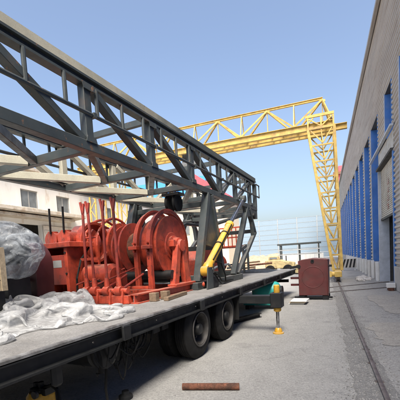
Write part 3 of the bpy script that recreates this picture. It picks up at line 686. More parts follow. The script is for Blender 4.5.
part('hanging_hose', MB().path([(-.2, -2.3, .87), (-.17, -2.27, .7), (-.18, -2.25, .52), (-.22, -2.28, .5)], .028), 'hose_black', tr)
for y in (-1.0, -.75): part('valve_block', MB().box(-.6, -.3, y, y + .18, .66, .86), 'black_steel', tr, bevel=.01)
part('rear_bumper', MB().box(TW + .3, -.3, S1 - .25, S1 - .15, .5, .62).box(-1.0, -.92, S1 - .24, S1 - .16, .62, .85).box(-2.5, -2.42, S1 - .24, S1 - .16, .62, .85), 'black_steel', tr)
for y0, y1 in ((-6.8, -5.0), (-4.9, -3.1), (-3.0, -1.2), (2.6, 4.2), (4.3, 5.9), (6.0, 7.6)):  # unseen boxes added on the left to block light under the deck
    tb = part('light_block_box', MB().box(TW + .04, TW + .5, y0, y1, .22, .86), 'black_steel', tr, bevel=.012)
    part('latch', MB().box(TW + .02, TW + .038, (y0 + y1) / 2 - .06, (y0 + y1) / 2 + .06, .7, .78), 'galv', tb)
part('mud_flap', MB().box(-.65, -.03, 2.0, 2.012, .3, .86), 'rubber', tr)

# ================================================================== MAST ON THE TRAILER
XR, XLm = -.8, -2.95; ZTc, ZBc, ZM = 4.19, 3.325, 3.76; SA, SB = -7.0, 6.4
ms = thing('lattice_mast', 'dark grey steel lattice mast lying level above the trailer', 'mast', M_T, (-1.87, 4, 1.05))
SP = 'steel_paint'
for x in (XR, XLm):
    sg = 1 if x == XR else -1; PM = SP if x == XR else 'sunlit_paint'
    part('top_chord', MB().ibeam((x, SA, ZTc), (x, SB, ZTc), .13, .13, .03), SP, ms)
    part('top_cover', MB().beam((x, SA, ZTc + .125), (x, SB, ZTc + .125), .09, .11), 'sunlit_strip', ms)
    part('bottom_chord', MB().beam((x, SA, ZBc), (x, SB, ZBc), .13, .13), SP, ms, bevel=.006)
    part('mid_rail', MB().tube((x + .05 * sg, SA, ZM), (x + .05 * sg, SB + .35, ZM), .028, 10), SP, ms)
    nodes = [-6.15, -4.6, -3.05, -1.5, .02, 1.55, 3.15, 4.35, 5.75]
    for i, y in enumerate(nodes):
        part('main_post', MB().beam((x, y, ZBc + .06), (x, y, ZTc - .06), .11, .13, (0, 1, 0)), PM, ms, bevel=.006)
        if i + 1 < len(nodes):
            y2 = nodes[i + 1]
            if y < 3: a, b = (y + .1, ZTc - .06), (y2 - .08, ZBc + .06)
            else: a, b = (y + .1, ZBc + .06), (y2 - .08, ZTc - .06)
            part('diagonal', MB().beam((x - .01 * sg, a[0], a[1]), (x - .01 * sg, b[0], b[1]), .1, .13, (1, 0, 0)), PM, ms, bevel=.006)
        part('clamp', MB().box(min(x, x + .09 * sg), max(x, x + .09 * sg), y + .065, y + .12, ZM - .03, ZM + .03), SP, ms)
        part('clamp', MB().box(min(x, x + .09 * sg), max(x, x + .09 * sg), y + .065, y + .12, ZTc - .13, ZTc - .07), SP, ms)
    for i, y in enumerate(nodes):
        xg = x + .068 * sg
        part('gusset', MB().prism([(y - .1, ZBc + .05), (y + .1, ZBc + .05), (y + .075, ZBc + .13), (y - .075, ZBc + .13)], 'x', min(xg, xg + .012 * sg), max(xg, xg + .012 * sg)), SP, ms)
        part('gusset', MB().prism([(y - .1, ZTc - .05), (y + .1, ZTc - .05), (y + .075, ZTc - .13), (y - .075, ZTc - .13)], 'x', min(xg, xg + .012 * sg), max(xg, xg + .012 * sg)), SP, ms)
    part('cable', MB().path([(x - .09 * sg, -7 + k * .34, ZBc + .09 - .02 * math.sin(k * 1.9)) for k in range(38)], .014, 6), 'hose_black', ms)
    y = -6.8
    while y < 6.2:
        if all(abs(y - q) > .1 for q in nodes): part('ladder_post', MB().tube((x + .05 * sg, y, ZM), (x + .05 * sg, y, ZTc - .06), .027, 8), SP, ms)
        y += .547
    part('end_loop', MB().path([(x + .05 * sg, SB - .02, ZTc - .02), (x + .05 * sg, SB + .36, ZTc - .02), (x + .05 * sg, SB + .36, ZM)], .025, 8), SP, ms)
XC = (XR + XLm) / 2
for i, y in enumerate(nodes):
    part('bottom_strut', MB().beam((XR - .065, y, ZBc), (XLm + .065, y, ZBc), .1, .12), SP, ms, bevel=.006)
    part('top_strut', MB().beam((XR - .065, y, ZTc), (XLm + .065, y, ZTc), .08, .1), SP, ms) if i % 2 == 0 else None
    if i:
        y0 = nodes[i - 1]
        for x in (XR - .07, XLm + .07):
            part('knee_brace', MB().beam((x, y0 + .1, ZBc), (XC + (.06 if x > XC else -.06), y - .07, ZBc), .1, .12), SP if x > XC else 'sunlit_paint', ms, bevel=.006)
part('end_frame', MB().box(XR - .06, XR + .055, SB - .14, SB, ZBc - .35, ZBc - .066), SP, ms)
part('end_frame', MB().box(XR - .05, XR + .06, SB - .12, SB + .02, ZBc + .066, ZTc - .066), SP, ms)
part('end_frame', MB().box(XLm - .05, XLm + .06, SB - .14, SB, ZBc + .066, ZTc - .066), SP, ms)
part('end_strut', MB().beam((XR - .07, SB - .07, ZBc), (XLm + .07, SB - .07, ZBc), .14, .12), SP, ms)
for x in (-1.3, -1.5): part('sheave', MB().lathe([(-.03, .03), (-.03, .2), (0, .16), (.03, .2), (.03, .03)], (x, 1.75, ZBc - .28), (1, 0, 0), 24), 'black_steel', ms)
part('sheave_bracket', MB().box(-1.62, -1.18, 1.6, 1.9, ZBc - .12, ZBc - .062), SP, ms)

# pedestal carrying the mast
pd = thing('mast_pedestal', 'dark grey braced steel pedestal holding the mast on the trailer deck', 'pedestal', M_T, (-1.87, 4, 1.05))
ZD = DZ_
for x in (XR, XLm):
    sg = 1 if x == XR else -1
    P = lambda y, z, dx=0: (x + dx, y, z)
    part('base_beam', MB().beam(P(1.35, ZD + .08), P(4.4, ZD + .08), .2, .16), SP, pd, bevel=.008)
    part('leg', MB().beam(P(1.55, ZD + .16), P(2.3, ZBc - .07), .14, .17, (1, 0, 0)), SP, pd, bevel=.008)
    part('leg', MB().beam(P(3.05, ZD + .16), P(2.5, ZBc - .07), .13, .15, (1, 0, 0)), SP, pd, bevel=.008)
    part('gusset_plate', MB().prism([(2.08, 2.05), (3.0, 2.02), (2.62, ZBc - .07), (2.3, ZBc - .07)], 'x', x + .02 * sg - .012, x + .02 * sg + .012), SP, pd)
    part('cross_tie', MB().beam(P(1.95, 2.1), P(2.85, 1.98), .1, .1), SP, pd)
    part('leg', MB().beam(P(3.85, ZD + .16), P(5.35, ZBc - .07), .12, .15, (1, 0, 0)), SP, pd, bevel=.008)
    part('leg', MB().beam(P(4.2, ZD + .16), P(6.15, 2.5), .11, .13, (1, 0, 0)), SP, pd, bevel=.008)
    part('strut', MB().beam(P(6.15, 2.45), P(5.55, ZBc - .07), .11, .14, (1, 0, 0)), SP, pd, bevel=.008)
    part('strut', MB().beam(P(5.75, 3.25), P(5.95, 2.35), .1, .12, (1, 0, 0)), SP, pd, bevel=.008)
    part('strut', MB().beam(P(4.35, 1.85), P(5.1, 2.05), .08, .1), SP, pd)
    part('pivot_plate', MB().prism([(5.2, 3.0), (6.2, 3.0), (6.3, 3.26), (5.1, 3.26)], 'x', x - .05, x + .05), SP, pd)
    part('pivot_pin', MB().lathe([(-.12, 0), (-.12, .09), (.12, .09), (.12, 0)], (x, 5.9, 3.05), (1, 0, 0), 18), 'black_steel', pd)
    part('strut', MB().tube(P(2.7, 2.55, -.1 * sg), P(5.4, 3.05, -.1 * sg), .05, 10), SP, pd)
for y, z in ((2.4, 3.05), (1.55, 1.3), (4.3, 1.25), (6.05, 2.55), (5.6, 3.1), (3.0, 2.0)): part('cross_beam', MB().beam((XR - .08, y, z), (XLm + .08, y, z), .11, .12), SP, pd, bevel=.006)
part('handrail', MB().path([(-1.3, 1.75, 1.1), (-1.3, 1.75, 2.3), (-1.3, 1.85, 2.5), (-1.3, 2.1, 2.58), (-1.3, 3.4, 2.6)], .04, 10), SP, pd)
part('hydraulic_line', MB().path([(-.6, 1.9, 1.45), (-.56, 2.2, 1.3), (-.6, 2.5, 1.15), (-.7, 3.0, 1.1), (-.75, 4.3, 1.12)], .018, 8), 'hose_black', pd)
part('hydraulic_line', MB().path([(-.62, 2.05, 1.65), (-.54, 2.35, 1.6), (-.55, 2.6, 1.3), (-.62, 2.8, 1.14), (-.72, 3.6, 1.1)], .018, 8), 'hose_black', pd)
part('valve', MB().box(-.68, -.5, 1.75, 2.05, 1.06, 1.32).tube((-.59, 1.9, 1.32), (-.59, 1.9, 1.42), .04, 10), 'black_steel', pd, bevel=.01)

# raising ram
ram = thing('hydraulic_ram', 'yellow hydraulic ram with chrome rod raising the mast', 'hydraulic ram', M_T, (-.62, 1.6, 1.05))
A, B1, C_ = Vector((-.62, 1.62, 1.45)), Vector((-.62, 3.32, 2.6)), Vector((-.64, 4.6, 3.42)); d_ = (B1 - A).normalized()
part('barrel', MB().lathe([(0, .0), (0, .07), (.06, .09), (.1, .112), (.2, .112), (.21, .095), (1.9, .095), (1.91, .112), (2.03, .112), (2.05, .07), (2.05, 0)], A, d_, 28), 'ram_yellow', ram)
part('rod', MB().tube(A + d_ * 2.0, C_, .05, 20), 'chrome', ram)
part('rod_eye', MB().lathe([(-.07, 0), (-.07, .1), (.07, .1), (.07, 0)], C_, (1, 0, 0), 20), SP, ram)
part('base_eye', MB().lathe([(-.08, 0), (-.08, .11), (.08, .11), (.08, 0)], A, (1, 0, 0), 20), 'ram_yellow', ram)
part('base_bracket', MB().prism([(1.42, 1.06), (1.87, 1.06), (1.72, 1.53), (1.52, 1.53)], 'x', -.53, -.505), SP, ram)
for q_ in (1.0, 1.5): part('clamp', MB().lathe([(0, .096), (0, .108), (.04, .108), (.04, .096)], A + d_ * q_, d_, 24, False), 'black_steel', ram)
part('pressure_line', MB().path([A + d_ * .3 + Vector((.09, 0, .07)), A + d_ * 1.0 + Vector((.1, 0, .07)), A + d_ * 1.9 + Vector((.09, 0, .06))], .014, 8), 'hose_black', ram)
part('hose', MB().path([A + d_ * .25 + Vector((.11, 0, 0)), A + d_ * .1 + Vector((.16, 0, -.1)), Vector((-.45, 1.95, 1.2)), Vector((-.5, 2.2, 1.12))], .016, 8), 'hose_black', ram)

# ================================================================== RED WINCH
wn = thing('winch', 'big red drum winch with brake straps bolted to the trailer deck', 'winch', M_T, (-2, .6, 1.05))
R_ = 'red_paint'; AY, AZ = 1.1, 2.03
sk = MB()
for x in (-.9, -3.1): part('skid_beam', MB().ibeam((x, -.62, ZD + .08), (x, 1.62, ZD + .08), .16, .16, .02), R_, wn)
for y in (-.6, .3, 1.55): part('skid_beam', MB().beam((-.985, y, ZD + .075), (-3.015, y, ZD + .075), .14, .14), R_, wn, bevel=.006)
part('skid_beam', MB().tube((-.86, 1.5, ZD + .1), (-.7, 1.66, ZD + .1), .06, 12), R_, wn)
ax = (1, 0, 0)
part('drum_flange', MB().lathe([(-.02, .0), (-.02, .64), (.022, .64), (.022, .6), (.012, .585), (.012, .3), (.03, .28), (.03, .0)], (-1.14, AY, AZ), ax, 64), R_, wn)
part('brake_rim', MB().lathe([(0, .45), (0, .58), (.05, .6), (.36, .6), (.4, .58), (.4, .45)], (-1.57, AY, AZ), ax, 64), R_, wn)
part('drum', MB().lathe([(0, 0), (0, .33), (.5, .33), (.5, 0)], (-2.08, AY, AZ), ax, 40), R_, wn)
part('drum_flange', MB().lathe([(-.02, 0), (-.02, .58), (.025, .58), (.025, 0)], (-2.1, AY, AZ), ax, 56), 'lever_red', wn)
part('drum_flange', MB().lathe([(-.02, 0), (-.02, .54), (.025, .54), (.025, 0)], (-2.32, AY, AZ), ax, 56), 'lever_red', wn)
part('second_drum', MB().lathe([(0, 0), (0, .5), (.06, .5), (.06, .4), (.55, .4), (.55, .5), (.61, .5), (.61, 0)], (-2.96, AY - .1, AZ + .1), ax, 48), R_, wn)
hb = part('bearing', MB().lathe([(0, .0), (0, .22), (.05, .22), (.06, .18), (.17, .17), (.18, .13), (.24, .12), (.24, 0)], (-1.11, AY, AZ), ax, 28), R_, wn)
for k in range(6):
    a = k * math.tau / 6 + .2; part('bolt', MB().tube((-1.06, AY + .175 * math.cos(a), AZ + .175 * math.sin(a)), (-1.03, AY + .175 * math.cos(a), AZ + .175 * math.sin(a)), .022, 6), R_, hb)
part('bearing_pedestal', MB().prism([(AY - .38, ZD + .165), (AY - .2, ZD + .165), (AY - .03, AZ - .1), (AY - .1, AZ + .05), (AY - .16, AZ)], 'x', -1.02, -.9), R_, wn, bevel=.008)
part('bearing_pedestal', MB().prism([(AY + .12, ZD + .165), (AY + .36, ZD + .165), (AY + .16, AZ), (AY + .03, AZ - .1)], 'x', -1.02, -.9), R_, wn, bevel=.008)
for y in (AY - .26, AY + .16): part('bearing_cap', MB().box(-1.06, -.94, y, y + .1, AZ - .02, AZ + .12), R_, wn, bevel=.01)
part('pedestal_foot', MB().box(-1.03, -.82, AY - .45, AY + .5, ZD + .161, ZD + .2), R_, wn, bevel=.006)
def strap(xc, w_, r0, r1, yb):
    mb = MB(); pts_o, pts_i = [(AY - r1, ZD + .15)], [(AY - r0, ZD + .15)]
    for i in range(29):
        a = math.pi - i / 28 * math.pi * .98
        pts_o.append((AY + r1 * math.cos(a), AZ + r1 * math.sin(a))); pts_i.append((AY + r0 * math.cos(a), AZ + r0 * math.sin(a)))
    pts_o.append((AY + r1 * .96, AZ - .5)); pts_i.append((AY + r0 * .96, AZ - .5))
    n = len(pts_o); vs_ = []
    for xx in (xc - w_ / 2, xc + w_ / 2): vs_ += [(xx, *p) for p in pts_o] + [(xx, *p) for p in pts_i]
    fs = []
    for i in range(n - 1):
        fs += [(i, i + 1, 2 * n + i + 1, 2 * n + i), (n + i, 3 * n + i, 3 * n + i + 1, n + i + 1), (i, n + i, n + i + 1, i + 1), (2 * n + i, 2 * n + i + 1, 3 * n + i + 1, 3 * n + i)]
    fs += [(0, 2 * n, 3 * n, n), (n - 1, 2 * n - 1, 4 * n - 1, 3 * n - 1)]
    mb.add(vs_, fs); return mb
for xc in (-1.22, -1.53):
    st = part('brake_strap', strap(xc, .12, .7, .745, 0), R_, wn)
    part('strap_rib', strap(xc + .055, .02, .747, .79, 0), R_, st)
    for z in (1.95, 2.1): part('bolt', MB().tube((xc, AY - .83, z), (xc, AY - .745, z), .025, 6), R_, st)
    part('strap_lug', MB().box(xc - .1, xc + .1, AY - .86, AY - .746, 1.98, 2.05), R_, st, bevel=.006)
for x in (-2.2,): part('bearing_pedestal', MB().prism([(AY - .3, ZD + .15), (AY + .3, ZD + .15), (AY + .12, AZ), (AY - .12, AZ)], 'x', x - .05, x + .05), R_, wn)
part('guard_rail', MB().beam((-1.0, -.05, ZD + .22), (-2.0, -.05, ZD + .22), .05, .05), R_, wn)
part('lower_shaft', MB().tube((-.95, .75, 1.45), (-2.5, .75, 1.45), .09, 16), 'black_steel', wn)
part('gear_case', MB().prism([(.2, ZD + .16), (1.5, ZD + .16), (1.55, 2.3), (1.1, 2.62), (.5, 2.62), (.15, 2.3)], 'x', -3.3, -3.0), R_, wn, bevel=.03)
# operator's frame on the left with panel and twin pumps
part('frame_box', MB().box(-3.3, -3.22, -.45, .1, ZD + .001, 2.1).box(-2.62, -2.54, -.45, .1, ZD + .001, 2.1).box(-3.22, -2.62, -.02, .02, ZD + .001, 2.1).box(-3.32, -2.4, -.5, .15, 2.1, 2.2), R_, wn, bevel=.008)
part('front_door', MB().box(-3.02, -2.64, -.43, -.4, 1.38, 1.96), 'lever_red', wn, bevel=.008)
part('lamp_box', MB().box(-3.16, -3.05, -.52, -.4, 1.78, 1.9), 'galv', wn, bevel=.01)
for x in (-3.15, -2.78):
    pm = part('pump', MB().lathe([(-.02, 0), (-.02, .17), (.25, .17), (.3, .12), (.38, .1), (.38, 0)], (x, -.25, 2.28), (0, 1, 0), 22), R_, wn)
    part('pump_neck', MB().tube((x, -.2, 2.2), (x, -.2, 2.45), .1, 16), R_, pm)
    part('brake_handle', MB().tube((x + .05, -.3, 2.4), (x + .16, -.38, 2.88), .02, 8), 'black_steel', pm)
part('round_guard', MB().lathe([(0, .3), (0, .42), (.14, .42), (.14, .37), (.05, .36), (.05, .3)], (-2.62, .3, 2.2), ax, 48, False), R_, wn)
part('panel', MB().box(-2.5, -2.44, .1, .6, ZD + .16, 1.7), 'lever_red', wn, bevel=.01)  # darker red: shade of the gaps put into the panel colour
part('panel', MB().prism([(-.1, ZD + .16), (.5, ZD + .16), (.5, 1.5), (.2, 1.7), (-.1, 1.4)], 'x', -1.95, -1.9), 'lever_red', wn, bevel=.01)
part('motor', MB().lathe([(0, 0), (0, .24), (.6, .24), (.66, .16), (.66, 0)], (-2.4, -.05, 1.5), ax, 26), R_, wn)
pr_ = []
for k in range(14): pr_ += [(k * .034, .335), (k * .034 + .008, .352), (k * .034 + .017, .358), (k * .034 + .026, .352)]
part('wire_rope', MB().lathe(pr_ + [(14 * .034, .335)], (-2.07, AY, AZ), ax, 40, False), 'rust_steel', wn)
for k in range(4): part('stiffener', MB().prism([(AY + .2, AZ - .05 + .0), (AY + .58, AZ - .012), (AY + .58, AZ + .012), (AY + .2, AZ + .05)], 'x', -1.129, -1.1), R_, wn) if k == 0 else None
for xc in (-2.5, -2.85):
    part('guard_hoop', MB().path([(xc, .95 + .62 * math.cos(math.pi * (1 - k / 24)), 2.12 + .62 * math.sin(math.pi * (1 - k / 24))) for k in range(25)], .03, 8), R_, wn)
    for yy in (.33, 1.57): part('guard_post', MB().beam((xc, yy, ZD + .15), (xc, yy, 2.14), .07, .05), R_, wn)
for k in range(5): part('guard_bar', MB().tube((-2.86, .95 + .62 * math.cos(math.pi * (.9 - k * .2)), 2.12 + .62 * math.sin(math.pi * (.9 - k * .2))), (-2.48, .95 + .62 * math.cos(math.pi * (.9 - k * .2)), 2.12 + .62 * math.sin(math.pi * (.9 - k * .2))), .018, 6), R_, wn)
for x in (-2.2, -1.95, -1.7): part('control_rod', MB().tube((x, -.6, ZD + .34), (x + .03, .45, 1.62), .016, 6), 'lever_red', wn)
for z in (1.55, 1.85): part('cross_rail', MB().beam((-2.45, -.2, z), (-1.98, -.2, z), .035, .05), R_, wn)
for x in (-1.75, -1.35): part('tie_rod', MB().tube((x, -.55, ZD + .16), (x, .3, 1.5), .022, 8), 'lever_red', wn)
part('hydraulic_pipe', MB().path([(-2.35, -.45, 1.2), (-2.3, -.48, 1.5), (-2.3, -.4, 1.7), (-2.45, -.2, 1.85), (-2.5, .1, 2.1)], .02, 8), 'hose_black', wn)
part('hydraulic_pipe', MB().path([(-2.2, -.5, 1.15), (-2.1, -.5, 1.4), (-1.95, -.35, 1.45), (-1.8, -.1, 1.3)], .018, 8), 'hose_black', wn)
part('name_plate', MB().box(-2.95, -2.72, -.434, -.431, 1.72, 1.86), 'galv', wn)
for x in (-3.24, -2.58):
    for z in (1.2, 1.6, 2.0): part('bolt', MB().tube((x, -.47, z), (x, -.45, z), .02, 6), 'black_steel', wn)
# levers on a common shaft
part('lever_shaft', MB().tube((-2.1, -.62, ZD + .22), (-1.02, -.62, ZD + .22), .045, 14), R_, wn)
for i, (x, tilt) in enumerate(((-1.92, .04), (-1.74, -.02), (-1.46, .03), (-1.2, 0))):
    y = -.62; zt = 2.84
    lv = part('lever', MB().beam((x, y, ZD + .28), (x + tilt, y, zt - .2), .048, .03, (0, 1, 0)), 'lever_red', wn, bevel=.006)
    part('fork', MB().beam((x + tilt, y, zt - .22), (x + tilt - .04, y, zt), .035, .03, (0, 1, 0)), 'lever_red', lv)
    part('fork', MB().beam((x + tilt, y, zt - .22), (x + tilt + .035, y, zt - .03), .035, .03, (0, 1, 0)), 'lever_red', lv)
    part('collar', MB().lathe([(-.06, .0), (-.06, .085), (.06, .085), (.06, 0)], (x, y, ZD + .22), ax, 18), R_, lv)
    part('boot', MB().tube((x, y, ZD + .25), (x, y, ZD + .45), .05, 12, .04), R_, lv)
    part('shaft_bracket', MB().prism([(y - .1, ZD + .002), (y + .1, ZD + .002), (y + .05, ZD + .25), (y - .05, ZD + .25)], 'x', x + .09, x + .12), R_, lv)

# maroon guard, wrapped bundle on crate, tarp
mg = thing('belt_guard', 'dark maroon round shouldered steel guard beside the wrapped bundle', 'guard', M_T, (-2.6, -.95, 1.05))
pr = [(-3.35, ZD + .002), (-2.64, ZD + .002), (-2.6, 1.7)] + [(-3.02 + .42 * math.cos(a), 1.8 + .42 * math.sin(a)) for a in [i * math.pi / 16 for i in range(9)]] + [(-3.35, 2.22)]
part('shell', MB().prism(pr, 'y', -1.1, -.72), 'maroon_paint', mg, bevel=.012)
part('handle', MB().box(-2.92, -2.84, -1.16, -1.102, 1.5, 1.58), 'red_paint', mg, bevel=.01)
cr = thing('wooden_crate', 'pale plank crate in front of the plastic wrapped bundle at the left edge', 'crate', M_T, (-3.0, -2.2, 1.05))
for k in range(4):
    z = ZD + .4 + k * .148
    part('plank', MB().box(-3.35, -2.05, -2.6, -2.575, z, z + .14), 'pale_wood', cr, bevel=.004)
    part('plank', MB().box(-2.075, -2.05, -2.572, -2.0, z, z + .14), 'pale_wood', cr, bevel=.004)
for y in (-2.52, -2.05): part('batten', MB().box(-2.049, -2.03, y - .04, y + .04, ZD + .4, ZD + .985), 'pale_wood', cr)
part('lid', MB().box(-3.35, -2.05, -2.6, -2.0, ZD + .992, ZD + 1.01), 'pale_wood', cr)
part('pallet', MB().box(-3.35, -2.1, -2.55, -2.02, ZD + .002, ZD + .39), 'black_steel', cr)
def relax(P, E, rest, stiff, steps, collide, grav=.0, passes=4, damp=.9):
    # position based dynamics (Jacobi) on an edge network
    P = P.copy(); V = np.zeros_like(P); n = len(P); a, b = E[:, 0], E[:, 1]
    cnt = np.maximum(1, np.bincount(a, minlength=n) + np.bincount(b, minlength=n)).astype(float)
    for _ in range(steps):
        V *= damp; V[:, 2] -= grav; Q = P + V
        for _k in range(passes):
            d = Q[b] - Q[a]; l = np.sqrt((d * d).sum(1)) + 1e-9
            c = d * (.5 * stiff * (l - rest) / l)[:, None]
            for ax_ in range(3):
                Q[:, ax_] += 1.7 * (np.bincount(a, c[:, ax_], n) - np.bincount(b, c[:, ax_], n)) / cnt
            Q = collide(Q)
        V = Q - P; P = Q
    return P
def wrap(c, rad, excess):
    nu, nv = 150, 84; U = np.zeros((nv + 1, nu + 1, 3))
    for j in range(nv + 1):
        for i in range(nu + 1):
            a = math.tau * i / nu; t = math.pi * (.04 + .92 * j / nv)           # poles on the x axis
            u = Vector((math.cos(t), math.sin(t) * math.cos(a), math.sin(t) * math.sin(a)))
            k = 1 + .13 * noise.noise(u * 1.7 + Vector((4, 1, 0)))
            U[j, i] = (u.x * rad[0] * k, u.y * rad[1] * k * (1 - .12 * u.x), u.z * rad[2] * k * (1 - .28 * u.x))
    base = U.reshape(-1, 3); n0 = np.linalg.norm(base, axis=1); I = np.arange((nu + 1) * (nv + 1)).reshape(nv + 1, nu + 1)
    sd = np.array([noise.noise(Vector(p) * 6 + Vector((p[0] * 5, 0, 3))) + .6 * noise.noise(Vector(p) * 15) for p in base])
    P = base * (1.03 + .05 * sd)[:, None]
    prs = [(I[:, :-1], I[:, 1:], 1.), (I[:-1], I[1:], 1.), (I[:-1, :-1], I[1:, 1:], .5), (I[:-1, 1:], I[1:, :-1], .5), (I[:, :-2], I[:, 2:], .35), (I[:-2], I[2:], .35), (I[:, :-5], I[:, 5:], .3), (I[:-5], I[5:], .3), (I[:, :1], I[:, -1:], 1.)]
    E = np.concatenate([np.stack([a.ravel(), b.ravel()], 1) for a, b, k in prs]); st = np.concatenate([np.full(a.size, k) for a, b, k in prs])
    rest = np.linalg.norm(base[E[:, 0]] - base[E[:, 1]], axis=1); m_ = (base[E[:, 0]] + base[E[:, 1]]) / 2
    rest *= excess + .12 * np.array([noise.noise(Vector(p) * 2.2) for p in m_])
    def col(Q):
        k = np.linalg.norm(Q, axis=1) / n0; return Q * (np.clip(k, .97, 1.17) / np.maximum(k, 1e-6))[:, None]
    P = relax(P, E, rest, st, 90, col, .0, 3)
    mb = MB(); mb.add([(c[0] + p[0], c[1] + p[1], c[2] + p[2]) for p in P], [(j * (nu + 1) + i, j * (nu + 1) + i + 1, (j + 1) * (nu + 1) + i + 1, (j + 1) * (nu + 1) + i) for j in range(nv) for i in range(nu)]); return mb
bd = thing('wrapped_bundle', 'machine part wrapped in crinkled clear plastic at the left edge', 'bundle', M_T, (-2.6, -1.5, 1.05))
part('plastic_wrap', wrap((-2.8, -1.5, 2.02), (.82, .34, .43), 1.2), 'wrap_plastic', bd, smooth=180)
part('machine_core', MB().lathe([(0, 0), (.05, .15), (.3, .22), (.9, .2), (1.05, .12), (1.1, 0)], (-3.35, -1.5, 2.02), ax, 24), 'black_steel', bd)
part('skid', MB().box(-3.3, -2.5, -1.7, -1.3, ZD + .002, 1.6), 'black_steel', bd)

def tarp():
    keys = [(-4.6, -.4), (-3.6, -.5), (-3.12, -.56), (-2.67, -.74), (-2.2, -.52), (-1.75, -.24), (-1.4, -.4), (-1.05, -.85), (-.85, -1.5), (-.72, -2.3)]
    def xr(y):
        for (a, u), (b, v) in zip(keys, keys[1:]):
            if a <= y <= b:
                t = (y - a) / (b - a); t = t * t * (3 - 2 * t) * .5 + t * .5; r_ = u + (v - u) * t; break
        else: r_ = keys[-1][1]
        return r_ + .07 * noise.noise((y * 2.7, 3, 0)) + .03 * noise.noise((y * 8, 3, 5))
    def hump(x, y): return .2 * np.exp(-((x + 1.95) / .35) ** 2 - ((y + .98) / .2) ** 2) + .24 * np.exp(-((x + 2.7) / .7) ** 2 - ((y + 1.7) / .7) ** 2) + .1 * np.exp(-((x + 1.3) / .5) ** 2 - ((y + 2.1) / .6) ** 2)
    nx, ny = 150, 190; G = np.zeros((ny + 1, nx + 1, 3)); X0 = -3.3
    for j in range(ny + 1):
        y = -4.6 + (4.6 - .74) * j / ny; r_ = xr(y)
        for i in range(nx + 1):
            x = X0 + (r_ - X0) * i / nx
            G[j, i] = (x, y + (.05 * noise.noise((x * 3, 2, 20)) if j > ny - 20 else 0), .06 + .11 * noise.noise((x * 1.6 + y, y * 2.6, 3)) + .05 * noise.noise((x * 5, y * 6 + x * 4, 6)))
    I = np.arange((nx + 1) * (ny + 1)).reshape(ny + 1, nx + 1); P = G.reshape(-1, 3)
    prs = [(I[:, :-1], I[:, 1:], 1.), (I[:-1], I[1:], 1.), (I[:-1, :-1], I[1:, 1:], .5), (I[:-1, 1:], I[1:, :-1], .5), (I[:, :-2], I[:, 2:], .12), (I[:-2], I[2:], .12), (I[:, :-5], I[:, 5:], .1), (I[:-5], I[5:], .1)]
    E = np.concatenate([np.stack([a.ravel(), b.ravel()], 1) for a, b, k in prs]); st = np.concatenate([np.full(a.size, k) for a, b, k in prs])
    D = P[E[:, 0]] - P[E[:, 1]]; D[:, 2] = 0; rest = np.linalg.norm(D, axis=1)
    m_ = (P[E[:, 0]] + P[E[:, 1]]) / 2
    ex = 1.3 + .2 * np.array([noise.noise((p[0] * .9, p[1] * .9, 11)) for p in m_]); rest *= ex
    bx0, by0 = P[:, 0].copy(), P[:, 1].copy()
    edge = np.zeros((ny + 1, nx + 1), bool); edge[:, -1] = True; edge[:, 0] = True; edge[0] = True; edge[-1] = True; edge = edge.ravel()
    def col(Q):
        Q[:, 2] = np.maximum(Q[:, 2], .006 + hump(Q[:, 0], Q[:, 1])); Q[:, 2] = np.minimum(Q[:, 2], .3)
        Q[edge, 0] = bx0[edge]; Q[edge, 1] = np.minimum(by0[edge], -.7); Q[edge, 2] = np.minimum(Q[edge, 2], .012 + .5 * hump(bx0[edge], by0[edge])); return Q
    P = relax(P, E, rest, st, 120, col, .00018, 3)
    mb = MB(); mb.add([(p[0], p[1], p[2] + ZD) for p in P], [(j * (nx + 1) + i, j * (nx + 1) + i + 1, (j + 1) * (nx + 1) + i + 1, (j + 1) * (nx + 1) + i) for j in range(ny) for i in range(nx)]); return mb
tp = solo('plastic_sheet', tarp(), 'tarp_plastic', M_T, (-1.8, -2.4, ZD), 'crumpled white plastic sheet spread over the trailer deck', 'plastic sheet', smooth=180)

# small things on the deck
for i, (x, y, lb) in enumerate(((-.72, -.3, 'left of two short wooden blocks in front of the winch skid'), (-.66, -.04, 'right of two short wooden blocks in front of the winch skid'))):
    solo('wooden_block', MB().box(x - .07, x + .07, y - .06, y + .06, ZD + .001, ZD + .15), 'timber', M_T, (x, y, ZD), lb, 'block', 'wooden blocks by the winch', bevel=.008)
solo('timber_batten', MB().beam((-.5, -.28, ZD + .035), (-.62, .62, ZD + .035), .09, .065), 'timber', M_T, (-.55, .2, ZD), 'flat dark timber batten lying on the deck by the winch', 'timber', bevel=.006)
# red basket behind the pedestal and clutter at the deck end
rbk = thing('red_basket', 'red open bar basket on the deck behind the mast pedestal', 'basket', M_T, (-2.2, 7.4, 1.05))
for i in range(7): part('upright', MB().tube((-2.7 + i * .17, 7.2, 2.1), (-2.7 + i * .17, 7.2, 2.86), .022, 6), R_, rbk)
for z in (2.12, 2.46, 2.84): part('hoop', MB().beam((-2.78, 7.235, z), (-1.6, 7.235, z), .04, .05), R_, rbk)
part('bottom_tray', MB().box(-2.8, -1.58, 7.25, 7.9, 2.06, 2.1), R_, rbk)
for x in (-2.76, -1.62):
    for y in (7.3, 7.85): part('leg', MB().beam((x, y, ZD + .002), (x, y, 2.059), .07, .07), SP, rbk)
gu = thing('red_gear_unit', 'red gear unit with ribbed motor on the deck inside the mast pedestal', 'gear unit', M_T, (-2.1, 4.2, 1.05))
part('gear_case', MB().prism([(3.4, ZD + .1), (4.9, ZD + .1), (4.9, 1.7), (4.5, 2.05), (3.8, 2.05), (3.4, 1.7)], 'x', -2.5, -1.6), R_, gu, bevel=.03)
mo_ = part('motor', MB().lathe([(0, 0), (0, .3), (.8, .3), (.84, .26), (.9, .26), (.9, 0)], (-2.05, 5.0, 1.5), (0, 1, 0), 28), 'lever_red', gu)
